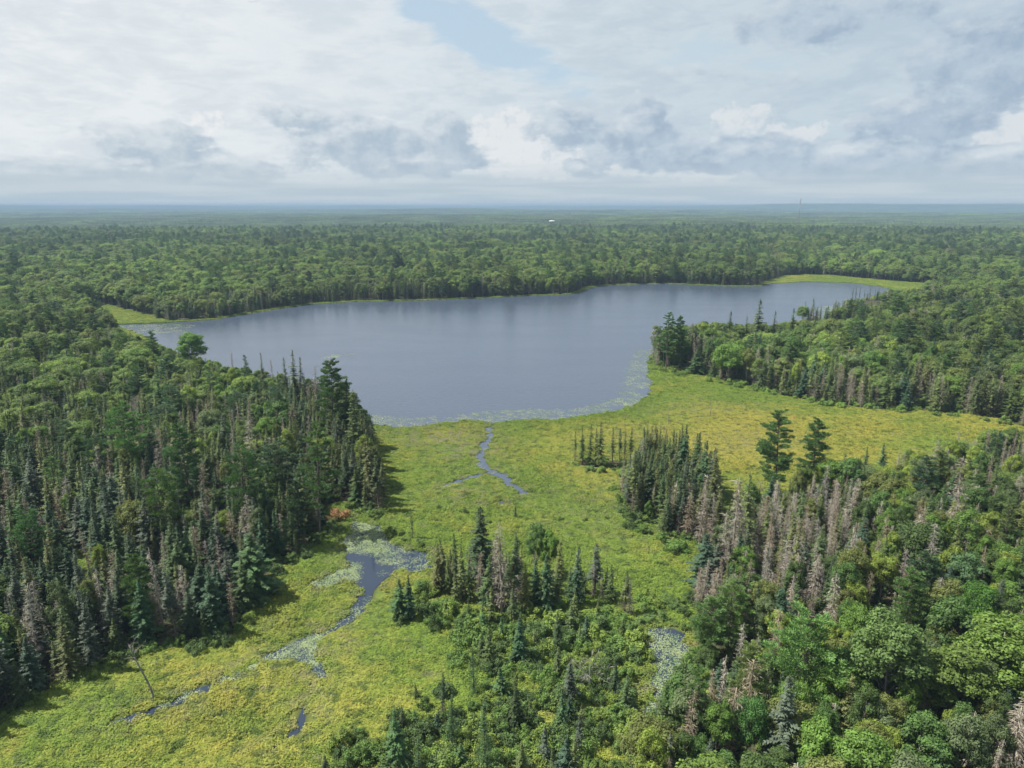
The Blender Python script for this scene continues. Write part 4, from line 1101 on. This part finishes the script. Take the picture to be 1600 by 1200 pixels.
LAND += [((100, 485), 'behind the far left marsh'), ((300, 480), 'on the far shore beside the left marsh'), ((420, 470), 'on the far shore in the left half'), ((560, 455), 'on the far shore left of the middle'),
        ((700, 452), 'on the far shore straight ahead'), ((850, 445), 'on the far shore by the small point'), ((1000, 432), 'on the far shore of the right bay'), ((1140, 435), 'on the far point left of the right marsh'), ((1300, 420), 'behind the far right marsh'),
        ((1450, 435), 'at the end of the far right marsh'), ((1560, 470), 'right of the lake end'), ((1430, 480), 'behind the drowned spruces at the lake end'), ((1560, 560), 'at the right edge behind the peninsula'), ((1420, 560), 'in the back of the peninsula'),
        ((1200, 570), 'in the middle of the peninsula'), ((1160, 600), 'at the front edge of the peninsula near its tip'), ((1250, 618), 'at the front edge in the middle of the peninsula'), ((1400, 640), 'at the front edge of the peninsula by the golden meadow'),
        ((60, 560), 'at the left edge below the far left marsh'), ((180, 580), 'on the rise above the left bay'), ((300, 620), 'behind the rounded tree on the left shore'), ((380, 650), 'below the left shore skyline'), ((100, 680), 'at the upper left edge of the forest'),
        ((320, 720), 'around the tall pine among the left spruces'), ((180, 820), 'left of the tall pine in the left forest'), ((540, 720), 'just inside the tip of the left forest'), ((20, 850), 'beside the wide blue green pine'), ((30, 960), 'below the wide blue green pine'),
        ((160, 960), 'between the yellow clearing and the creek'), ((280, 930), 'behind the green fir near the snag'), ((130, 1030), 'at the forest front left of the snag'), ((390, 920), 'at the dark fir corner above the creek'), ((370, 860), 'behind the dark fir corner'),
        ((1030, 750), 'at the back of the larger marsh grove'), ((1090, 830), 'at the front of the larger marsh grove'), ((1130, 930), 'in front of the giant pale dead spruce'), ((1200, 900), 'right behind the giant pale dead spruce'), ((1300, 860), 'in the right forest under the layered pine'),
        ((1450, 850), 'left of the largest pale dead spruce'), ((1560, 820), 'right of the largest pale dead spruce'), ((1430, 930), 'below the largest pale dead spruce'), ((1300, 1000), 'behind the wide bright pine'), ((1200, 1060), 'left of the wide bright pine'),
        ((1330, 1140), 'right of the wide bright pine'), ((1580, 1000), 'at the right edge above the lime green maples'), ((1100, 1050), 'on the right bank of the right pond'), ((1090, 1180), 'at the bottom edge right of the right pond'), ((1230, 1190), 'at the bottom edge below the wide bright pine'),
        ((720, 1050), 'between the larches and the creek'), ((820, 1060), 'in the lower marsh right of the cone shaped larch'), ((960, 1010), 'on the left bank of the right pond'), ((930, 1100), 'in the lower marsh left of the right pond'), ((850, 1150), 'right of the largest larch'),
        ((640, 1180), 'around the low larch at the bottom edge'), ((700, 975), 'at the front of the marsh clump'), ((660, 920), 'between the creek bend and the marsh clump'), ((930, 740), 'under the small marsh grove'), ((1480, 740), 'along the meadow edge on the right')]
LP = np.array([at(*p) for p, _ in LAND])
WORDS = {'spruce': ('narrow green spruce', 'spruce trees'), 'fir': ('full dark fir', 'fir trees'), 'dead': ('grey brown dead spruce', 'dead spruces'), 'leafy': ('round crowned leafy tree', 'leafy trees'),
         'pine': ('layered green pine', 'pine trees'), 'larch': ('feathery larch', 'larches'), 'shrub': ('green shrub', 'shrubs'), 'bare': ('bare shrub', 'bare shrubs')}
def place(key, var, x, y, h, width, rot, color=None, label=None, group=None, z=None, alpha=1):
    K = KINDS[key]; v = K['vs'][var % len(K['vs'])]
    if z is None: z = float(ground_h(np.array([x]), np.array([y]))[0])
    s = h/v['h']
    root = bpy.data.objects.new(K['name'], None); COL.objects.link(root)
    root.location = (x, y, z-.05); tl = .035 if key == 'dead' else .02
    root.rotation_euler = (rng.normal(0, tl), rng.normal(0, tl), rot); root.scale = (s*width, s*width, s)
    root.empty_display_size = .5
    for part, me in ((K['stem'], v['t']), (K['part'], v['c'])):
        c = bpy.data.objects.new(part, me); c.parent = root; COL.objects.link(c)
        if color is not None and (part == K['part'] or key == 'dead'): c.color = tuple(color)+(alpha,)
    root['category'] = K['cat']; root['label'] = label
    if group: root['group'] = group
    return root
TONES = {'spruce': (('dark', (0.053, 0.089, 0.041)), ('mid green', (0.085, 0.137, 0.051)), ('olive', (0.141, 0.162, 0.060)), ('grey green', (0.094, 0.123, 0.086))),
         'fir': (('dark', (0.042, 0.085, 0.045)), ('fresh green', (0.083, 0.156, 0.056)), ('blue green', (0.063, 0.113, 0.070))),
         'dead': (('grey', (0.250, 0.235, 0.205)), ('brown', (0.210, 0.170, 0.118)), ('pale', (0.330, 0.300, 0.250))),
         'leafy': (('dark green', (0.077, 0.125, 0.037)), ('fresh green', (0.121, 0.209, 0.042)), ('yellow green', (0.193, 0.255, 0.047)), ('grey green', (0.127, 0.172, 0.076)), ('olive green', (0.138, 0.164, 0.047)), ('deep green', (0.086, 0.157, 0.042))),
         'pine': (('dark', (0.056, 0.106, 0.048)), ('bright green', (0.099, 0.177, 0.053)), ('blue green', (0.077, 0.135, 0.071)), ('yellow green', (0.129, 0.177, 0.056))),
         'shrub': (('dark green', (0.081, 0.135, 0.041)), ('yellow green', (0.176, 0.247, 0.048)), ('fresh green', (0.119, 0.202, 0.046)))}
NOUN = {'spruce': 'spruce', 'fir': 'fir', 'dead': 'dead spruce', 'leafy': 'leafy tree', 'pine': 'pine', 'shrub': 'shrub'}
AVG = {'spruce': 13.5, 'fir': 12, 'dead': 12.5, 'leafy': 12.5, 'pine': 18, 'shrub': 2.3}
TAKEN = set()
PLURAL = {'spruce': 'green spruces round the marsh', 'fir': 'full firs round the marsh', 'dead': 'dead spruces round the marsh', 'leafy': 'leafy trees round the marsh', 'pine': 'pines round the lake and marsh',
          'shrub': 'shrubs in the thickets', 'larch': 'larches in the lower marsh', 'bare': 'bare shrubs'}
def words_for(key, x, y, h):
    """a tree's width, colour and the label that says both, its height and what it stands by"""
    i = int(np.argmin(np.hypot(LP[:, 0]-x, LP[:, 1]-y)))
    tn = TONES[key]
    sz = 'tall ' if h > AVG[key]*1.12 else ('short ' if h < AVG[key]*.85 else '')
    near = np.argsort(np.hypot(LP[:, 0]-x, LP[:, 1]-y))
    for q in range(120):
        i = int(near[q//40])
        tw, tc = tn[int(rng.integers(len(tn)))]; w3 = int(rng.integers(3))
        if sz+str(w3)+tw+key+str(i) not in TAKEN: break
    TAKEN.add(sz+str(w3)+tw+key+str(i))
    wd = (rng.uniform(.78, .88), rng.uniform(.96, 1.06), rng.uniform(1.18, 1.35))[w3]
    lab = sz+('slim ', '', 'broad ')[w3]+tw+' '+NOUN[key]+' '+LAND[i][1]
    if len(lab.split()) > 16: lab = lab.replace('leafy tree', 'tree')
    return wd, tc, lab
for (px_, b_, t_, key, var, wd, colr, lab) in HERO:
    x, y = at(px_, b_); h = height_of(b_, t_)
    place(key, var, x, y, h, wd*(1 if key not in ('spruce', 'dead') else 1.25), rng.random()*6.28, colr, lab, PLURAL[key])

MAXN = 300
used = {}
for p in HERO: used[p[3]] = used.get(p[3], 0)+1
uu, vv = pix(fx, fy)
ut, vt = pix(fx, fy, fh)
gz = ground_h(fx, fy)
labels = {'spruce': ('spruce_forest', 'dense mass of narrow dark spruces farther back in the forest'), 'fir': ('fir_forest', 'full dark firs scattered through the farther forest'),
          'dead': ('dead_spruce_forest', 'grey brown dead spruces scattered through the farther forest'), 'leafy': ('leafy_forest', 'rolling mass of green leafy crowns out towards the horizon'),
          'pine': ('pine_forest', 'taller layered pines scattered through the farther forest')}
for ki, key in enumerate(KN[:5]):
    sel = np.nonzero(fk == ki)[0]
    dist = np.hypot(fx[sel], fy[sel])
    inframe = (uu[sel] > 8) & (uu[sel] < 1592) & (vt[sel] < 1185)
    cand = sel[inframe]; cand = cand[np.argsort(np.hypot(fx[cand], fy[cand])*12/fh[cand])]
    ind = cand[:max(0, MAXN-used.get(key, 0))]
    nv = len(KINDS[key]['vs'])
    for j in ind:
        wd_, tone, lab = words_for(key, fx[j], fy[j], fh[j])
        place(key, int(rng.integers(nv)), fx[j], fy[j], fh[j], wd_*(.86 if key == 'leafy' else (1.18 if key in ('spruce', 'fir') else 1)), rng.random()*6.28, tone, lab, PLURAL[key], gz[j], 0)
    rest = np.setdiff1d(sel, ind)
    nme, lab = labels[key]
    c = source_collection(key+'_sources', [v['b'] for v in KINDS[key]['vs']])
    pick = rng.integers(0, nv, len(rest)); hv = np.array([v['h'] for v in KINDS[key]['vs']])[pick]
    s = fh[rest]/hv; wd = s*rng.uniform(.9, 1.35, len(rest))*(1.1 if key == 'leafy' else 1)*np.where(np.hypot(fx[rest], fy[rest]) > 1000, 1.2, 1)
    mass(nme, lab, 'forest', c, fx[rest], fy[rest], gz[rest]-.05, pick, rng.uniform(0, 6.28, len(rest)), np.stack([wd, wd, s], 1))
# shrubs
o = np.argsort(np.hypot(sx, sy)/sh_)
su, sv = pix(sx, sy)
ok = (su[o] > 5) & (su[o] < 1595) & (sv[o] < 1200)
ind = o[ok][:300]
for j in ind:
    wd_, tone, lab = words_for('shrub', sx[j], sy[j], sh_[j])
    place('shrub', int(rng.integers(4)), sx[j], sy[j], sh_[j], wd_, rng.random()*6.28, tone, lab, PLURAL['shrub'], 0.05, 0)
rest = np.setdiff1d(np.arange(len(sx)), ind)
pick = rng.integers(0, 4, len(rest)); hv = np.array([v['h'] for v in KINDS['shrub']['vs']])[pick]; s = sh_[rest]/hv
mass('shrubbery', 'low green shrub thickets spread along the forest and marsh edges', 'shrubs', source_collection('shrub_sources', [v['b'] for v in KINDS['shrub']['vs']]),
     sx[rest], sy[rest], np.zeros(len(rest)), pick, rng.uniform(0, 6.28, len(rest)), np.stack([s*1.1, s*1.1, s], 1))

# undergrowth on the forest floor, close by
def undergrowth():
    s = 3.4
    gx, gy = [a.ravel() for a in np.meshgrid(np.arange(-330, 330, s), np.arange(60, 420, s))]
    gx = gx+rng.uniform(-.5, .5, gx.shape)*s; gy = gy+rng.uniform(-.5, .5, gy.shape)*s
    k = (np.abs(gx) < gy*.95+20) & ~in_open(gx, gy) & ~inside(LAKE, gx, gy)
    gx, gy = gx[k], gy[k]; n = len(gx)
    pick = rng.integers(0, 4, n); hh = rng.uniform(.5, 1.1, n)
    mass('undergrowth', 'low green undergrowth on the forest floor between trunks', 'undergrowth', bpy.data.collections['shrub_sources'], gx, gy, ground_h(gx, gy)-.1, pick, rng.uniform(0, 6.28, n),
         np.stack([hh, hh, hh*.8], 1))
undergrowth()

# ------------------------------------------------------------------ the far forest, kilometres of it
def canopy_patch(seed, n=150, size=90):
    r_ = np.random.default_rng(seed)
    b = B()
    for i in range(n):
        x, y = r_.uniform(-size/2, size/2, 2)
        if r_.random() < .72:
            rr = r_.uniform(3.2, 5.0); hh = r_.uniform(11, 17)
            m = 70
            v = unit(r_.normal(0, 1, (m, 3))); v[:, 2] = np.abs(v[:, 2])*1.1-.2
            C = np.array([x, y, hh-rr*.9])+v*rr*r_.uniform(.7, 1.05, (m, 1))
            nrm = unit(v+r_.normal(0, .4, (m, 3))); a = unit(np.cross(nrm, r_.normal(0, 1, (m, 3)))); c2 = np.cross(nrm, a)
            b.quads(C, a*1.05, c2*.8)
        else:
            hh = r_.uniform(13, 19); rr = r_.uniform(1.6, 2.4); m = 22
            f = r_.random(m)**.8; an = r_.uniform(0, 6.28, m)
            C = np.stack([x+np.cos(an)*rr*(1-f)*.8, y+np.sin(an)*rr*(1-f)*.8, hh*.25+hh*.75*f], 1)
            U = np.stack([np.cos(an)*.9, np.sin(an)*.9, -1.2+0*an], 1)*(1.2-f[:, None]); W = np.stack([-np.sin(an), np.cos(an), 0*an], 1)*(1.25-f[:, None])*.9
            b.quads(C, U, W, .0)
    return b.mesh('canopy_patch', M['canopy'])
M['canopy'] = leaf_mat('mixed_canopy', [(0.059, 0.096, 0.045), (0.106, 0.168, 0.054), (0.159, 0.231, 0.063), (0.063, 0.106, 0.054), (0.138, 0.158, 0.100), (0.095, 0.152, 0.054)], .25)
def far_forest():
    X, Y, S = [], [], []
    for r0, r1, s in ((2250, 5200, 76), (5200, 16000, 150)):
        g_ = np.arange(-r1, r1, s)
        gx, gy = [a.ravel() for a in np.meshgrid(g_, np.arange(r0*.5, r1, s))]
        gx = gx+rng.uniform(-.3, .3, gx.shape)*s; gy = gy+rng.uniform(-.3, .3, gy.shape)*s
        r = np.hypot(gx, gy)
        k = (r > r0) & (r < r1) & (np.abs(gx) < gy*.86)
        X.append(gx[k]); Y.append(gy[k]); S.append(np.full(k.sum(), s/76.0))
    x, y, s = [np.concatenate(a) for a in (X, Y, S)]
    k = np.ones(len(x), bool)
    for p in CLEAR: k &= ~(np.hypot(x-p[:, 0].mean(), y-p[:, 1].mean()) < 60)
    x, y, s = x[k], y[k], s[k]; n = len(x)
    ms = [canopy_patch(i+1) for i in range(6)]
    mass('distant_forest', 'endless blue green forest fading towards the horizon', 'forest', source_collection('canopy_sources', ms), x, y, ground_h(x, y)-1, rng.integers(0, 6, n), rng.uniform(0, 6.28, n),
         np.stack([s, s, .75+.45*fbm(x, y, 900, 51, 3)+.0*s], 1))
far_forest()

# ------------------------------------------------------------------ marsh vegetation and lily pads
def sedge_patch(seed, size=3.2, n=120, hh=.5):
    r_ = np.random.default_rng(seed); b = B()
    for i in range(n):
        x, y = r_.uniform(-size/2, size/2, 2)
        lump = .5+.9*r_.random()**2
        m = 13; rr = .24*lump+.08
        v = unit(r_.normal(0, 1, (m, 3))); v[:, 2] = np.abs(v[:, 2])
        C = np.array([x, y, .05])+v*np.array([rr, rr, hh*lump])
        nrm = unit(v+r_.normal(0, .5, (m, 3))+np.array([0, 0, .4])); a = unit(np.cross(nrm, r_.normal(0, 1, (m, 3)))); c2 = np.cross(nrm, a)
        b.quads(C, a*.115*(.6+lump*.5), c2*.075*(.6+lump*.5))
    return b.mesh('sedge_patch', M['sedge'])
def pad_patch(seed, n, size=3.0, rr=(.06, .17)):
    r_ = np.random.default_rng(seed); V, Fs = [], []
    k = 8
    for i in range(n):
        x, y = r_.normal(0, size*.3, 2); r = r_.uniform(*rr); a0 = r_.random()*6.28; z = r_.uniform(.004, .03)
        an = a0+np.linspace(.25, 6.03, k)
        pts = np.concatenate([np.stack([x+np.cos(an)*r, y+np.sin(an)*r*.9, np.full(k, z)+r_.normal(0, .008, k)], 1), [[x+r*.15*math.cos(a0), y+r*.15*math.sin(a0), z]]])
        V.append(pts); Fs.append(np.arange(k+1)+i*(k+1))
    return mesh('pad_patch', np.concatenate(V), [np.array(Fs)], [M['pads']])
def wet(x, y, m=.0):
    w = np.zeros(x.shape, bool)
    for p in WATERS: w |= inside(p, x, y)
    if m:
        for p in WATERS: w |= edge_dist(p, x, y) < m
    return w
def sedge():
    X, Y = [], []
    for y0, y1, s in ((55, 330, 2.05), (330, 1000, 3.8)):
        gx, gy = [a.ravel() for a in np.meshgrid(np.arange(-y1*.85, y1*.85, s), np.arange(y0, y1, s))]
        gx = gx+rng.uniform(-.5, .5, gx.shape)*s; gy = gy+rng.uniform(-.5, .5, gy.shape)*s
        k = (np.abs(gx) < gy*.8+15); gx, gy = gx[k], gy[k]
        o = in_open(gx, gy); gx, gy = gx[o], gy[o]
        k = ~wet(gx, gy, .6); X.append(gx[k]); Y.append(gy[k])
    x, y = np.concatenate(X), np.concatenate(Y)
    # a band of reeds all round the lake
    rim = []
    for i in range(len(LAKE)):
        a, b = LAKE[i], LAKE[(i+1) % len(LAKE)]
        L = np.hypot(*(b-a)); nr = np.array([(b-a)[1], -(b-a)[0]])/max(L, 1e-6)
        for sg in (-1, 1):
            for q in range(max(1, int(L/1.8))):
                p = a+(b-a)*rng.random()+nr*sg*rng.uniform(.5, 3.6)
                rim.append(p)
    rim = np.array(rim); rim = rim[~inside(LAKE, rim[:, 0], rim[:, 1])]
    x = np.append(x, rim[:, 0]); y = np.append(y, rim[:, 1])
    n = len(x)
    hgt = .36+.95*fbm(x, y, 14, 61, 3)**1.5
    tall = np.exp(-edge_dist(LAKE, x, y)/5)*.7
    s = np.where(y > 330, 1.5, 1.0)*rng.uniform(.85, 1.2, n)
    sc = np.stack([s, s, hgt+tall], 1)
    mass('marsh_sedge', 'yellow green sedge and low heath covering the open marsh', 'marsh plants', source_collection('sedge_sources', [sedge_patch(i) for i in range(6)]), x, y, surface_z(x, y)[0]-.02,
         rng.integers(0, 6, n), rng.uniform(0, 6.28, n), sc, gold_at(x, y), brush_at(x, y))
sedge()
def pads():
    X, Y, S, D = [], [], [], []
    def spread(P, s, p, scale=1.0, seed=71, water=None, thr=.45):
        P = poly(P)
        gx, gy = [a.ravel() for a in np.meshgrid(np.arange(P[:, 0].min(), P[:, 0].max(), s), np.arange(P[:, 1].min(), P[:, 1].max(), s))]
        gx = gx+rng.uniform(-.5, .5, gx.shape)*s; gy = gy+rng.uniform(-.5, .5, gy.shape)*s
        k = inside(P, gx, gy); k &= inside(water, gx, gy)
        k &= (fbm(gx, gy, 12*scale, seed, 3) > thr) & (rng.random(gx.shape) < p)
        X.extend(gx[k]); Y.extend(gy[k]); S.extend(np.full(k.sum(), scale)); D.extend(np.where(water is LAKE, 0.055, .035)+0*gx[k])
    spread([(575, 668), (560, 645), (640, 655), (700, 648), (800, 640), (900, 640), (990, 615), (1020, 640), (900, 670), (700, 672)], 2.2, .8, 1.0, 71, LAKE, .34)
    spread([(960, 645), (975, 590), (995, 548), (1025, 540), (1030, 620), (1000, 645)], 2.4, .7, 1.1, 72, LAKE, .36)
    spread([(500, 560), (530, 553), (555, 552), (540, 560)], 2.2, .5, 1.3, 73, LAKE, .3)
    spread([(1250, 500), (1290, 478), (1340, 475), (1345, 500)], 4, .8, 2.2, 74, LAKE, .35)
    spread([(170, 512), (200, 508), (300, 506), (290, 520), (200, 520)], 3.6, .8, 1.6, 75, LAKE, .35)
    spread([(480, 800), (700, 800), (700, 1100), (300, 1100), (300, 1000)], 1.25, .85, .8, 76, POND, .62)
    spread([(555, 800), (625, 800), (600, 870), (540, 860)], 1.15, .8, .8, 81, POND, .30)
    spread([(470, 880), (560, 880), (560, 930), (470, 930)], .9, .9, .8, 79, POND, .15)
    spread([(300, 990), (520, 990), (520, 1070), (300, 1080)], 1.0, .8, .7, 80, POND, .30)
    spread([(150, 1050), (345, 1050), (345, 1140), (150, 1140)], .9, .5, .6, 82, CREEK_C, .42)
    spread([(980, 960), (1100, 960), (1100, 1150), (980, 1150)], 1.1, .9, .8, 77, POND_R, .34)
    spread([(700, 655), (850, 655), (850, 790), (660, 790)], 1.8, .35, .7, 78, CREEK_A, .5)
    x, y = np.array(X), np.array(Y); n = len(x); s = np.array(S)*rng.uniform(.8, 1.2, n)
    mass('lily_pads', 'pale green lily pads floating near the shores and over ponds', 'lily pads', source_collection('pad_sources', [pad_patch(i+5, 26+8*i) for i in range(4)]), x, y, np.array(D), rng.integers(0, 4, n), rng.uniform(0, 6.28, n),
         np.stack([s, s, np.ones(n)], 1))
pads()

# ------------------------------------------------------------------ the lone snag, the poles, the mast, the white structure
def tagged(name, label, cat, loc, rz=0):
    o = bpy.data.objects.new(name, None); COL.objects.link(o); o.location = loc; o.rotation_euler = (0, 0, rz)
    o['label'] = label; o['category'] = cat; return o
def part(name, b, m, parent):
    me = b.mesh(name, m); o = bpy.data.objects.new(name, me); o.parent = parent; COL.objects.link(o); return o
def snag():
    x, y = at(241, 1094); h = height_of(1094, 1004)
    root = tagged('dead_snag', 'lone leaning grey snag with a few broken branches at its top standing in the marsh', 'dead tree', (x, y, 0))
    t, c = B(), B()
    lx = -3.2
    f = np.linspace(0, 1, 10)
    ax = np.stack([lx*f**1.2+.12*np.sin(f*7), .5*f, f*h*.93], 1)
    t.tube(ax, .13*(1-f)**.7+.05, 7)
    part('trunk', t, M['snag'], root)
    for k in range(15):
        q = rng.uniform(.55, 1); o = np.array([lx*q**1.2, .5*q, q*h*.93]); an = rng.random()*6.283; L = rng.uniform(.6, 2.1)
        d = np.array([math.cos(an), math.sin(an), rng.uniform(-.2, .7)])
        m2 = o+d*L*.5+np.array([0, 0, rng.normal(0, .15)])
        c.tube([o, m2, o+d*L+np.array([0, 0, rng.uniform(-.3, .3)])], [.05, .035, .012], 4, 1)
        for w in range(4):
            s = rng.uniform(.4, 1); e = o+d*L*s; c.tube([e, e+unit(d+rng.normal(0, .8, 3))*.55], [.02, .008], 3, 1)
    part('branches', c, M['snag'], root)
snag()
for (px_, b_, t_, lab) in ((1044, 665, 641, 'tallest bare dead pole standing in the golden meadow'), (1110, 648, 632, 'short faint dead pole in the meadow farther right'), (1037, 677, 663, 'thin reddish dead pole in front of the tallest one')):
    x, y = at(px_, b_); h = height_of(b_, t_)
    root = tagged('dead_pole', lab, 'dead tree', (x, y, 0)); t, c = B(), B()
    t.tube([[0, 0, 0], [.08, 0, h*.5], [.02, .05, h]], [.13, .1, .04], 6)
    part('trunk', t, M['snag'], root)
    for k in range(7):
        an = rng.random()*6.28; z = rng.uniform(.4, .95)*h; c.tube([[.05, 0, z], [math.cos(an)*.5, math.sin(an)*.5, z+.15]], [.035, .012], 4, 1)
    part('branches', c, M['snag'], root)
def plain(name, col, rough=.6, metal=0.0):
    m, g = mat(name); nz = g.ss(g.noise(wpos(g), .8, 4), .3, .7, .8, 1.1)
    c = g.mix(1, col, g.n('ShaderNodeCombineXYZ', {0: nz, 1: nz, 2: nz}).outputs[0], 'MULTIPLY')
    finish(g, principled(g, Base_Color=c, Roughness=rough, Metallic=metal)); return m
M['white'] = plain('white_metal', (.85, .86, .86)); M['steel'] = plain('grey_steel', (.12, .12, .125))
def mast():
    y = 2200.0
    x = (1246-800)/F*(y*cp+H*sp_)
    z0 = float(ground_h(np.array([x]), np.array([y]))[0]); top = 104.0
    root = tagged('radio_mast', 'thin grey radio mast rising above the horizon on the right', 'mast', (x, y, z0)); h = top-z0
    c = B(); w = .8
    leg = [(w, 0), (-w*.5, w*.87), (-w*.5, -w*.87)]
    for (a, b2) in leg: c.tube([[a, b2, 0], [a, b2, h*.96]], [.3, .3], 5)
    n = 40
    for i in range(n):
        za, zb = h*.96*i/n, h*.96*(i+1)/n
        for k in range(3):
            p, q = leg[k], leg[(k+1) % 3]
            c.tube([[p[0], p[1], za], [q[0], q[1], zb]], [.12, .12], 3)
    part('lattice', c, M['steel'], root)
    a = B()
    for zz, an in ((.94, 0), (.90, 2), (.86, 4)):
        a.tube([[math.cos(an)*1.5, math.sin(an)*1.5, h*zz-2], [math.cos(an)*1.5, math.sin(an)*1.5, h*zz+2]], [.55, .55], 6)
    a.tube([[0, 0, h*.95], [0, 0, h]], [.16, .1], 5)
    part('antennas', a, M['steel'], root)
mast()
def tower():
    y = 3000.0
    x = (862.5-800)/F*(y*cp+H*sp_); z0 = float(ground_h(np.array([x]), np.array([y]))[0])
    topz = H-y*math.tan(R(PITCH)+math.atan((344.3-600)/F)); h = topz-z0
    root = tagged('water_tower', 'small white flat topped water tower above the distant forest', 'water tower', (x, y, z0))
    f, s = B(), B()
    prof = [(1.5, h-6.5), (6, h-5.6), (11.5, h-4.2), (12.6, h-2.4), (11.5, h-.9), (5, h-.2), (.3, h)]
    V, Q = [], []; k = 24
    for (r, z) in prof:
        for j in range(k): V.append((r*math.cos(j*2*math.pi/k), r*math.sin(j*2*math.pi/k)*.9, z))
    for i in range(len(prof)-1):
        for j in range(k): Q.append((i*k+j, i*k+(j+1) % k, (i+1)*k+(j+1) % k, (i+1)*k+j))
    me = mesh('tank', V, [np.array(Q)], [M['white']], smooth=True); o = bpy.data.objects.new('tank', me); o.parent = root; COL.objects.link(o)
    s.tube([[0, 0, 0], [0, 0, h-5.8]], [2.4, 2.0], 16)
    part('shaft', s, M['white'], root)
tower()
# rust coloured dead foliage by the pond and a few others
M['rust'] = leaf_mat('rusty_needles', [(.36, .19, .085), (.44, .27, .13)], .2)
def rusty(px_, py_, h, r, lab):
    x, y = at(px_, py_); root = tagged('fallen_fir', lab, 'dead tree', (x, y, 0.0))
    t, c = shrub(h, r, 9, 150, .16)
    part('stems', t, M['bark_dark'], root); part('needles', c, M['rust'], root)
rusty(527, 812, 2.8, 3.4, 'rust orange dead fir lying at the forest edge above the lily pond')
rusty(1478, 975, 6.0, 2.0, 'small rust red dead fir beside the deep green maple')
rusty(1239, 655, 1.0, .8, 'tiny rust red bush alone in the golden meadow')

# ------------------------------------------------------------------ haze
def haze():
    m, g = mat('haze'); v = g.n('ShaderNodeVolumePrincipled', {'Color': (.305, .435, .585, 1), 'Density': 1.35e-4, 'Anisotropy': 0.0})
    g.n('ShaderNodeOutputMaterial', {'Volume': v.outputs[0]})
    L = 60000.0; z0, z1 = -6.0, 106.0
    V = [(-L, -L, z0), (L, -L, z0), (L, L, z0), (-L, L, z0), (-L, -L, z1), (L, -L, z1), (L, L, z1), (-L, L, z1)]
    Q = np.array([(3, 2, 1, 0), (4, 5, 6, 7), (0, 1, 5, 4), (1, 2, 6, 5), (2, 3, 7, 6), (3, 0, 4, 7)])
    me = mesh('haze', V, [Q], [m]); o = bpy.data.objects.new('haze', me); COL.objects.link(o); o['kind'] = 'stuff'
    o['label'] = 'pale blue haze over the distant forest'; o['category'] = 'haze'
haze()
print('trees sown', len(fx), 'shrubs', len(sx))
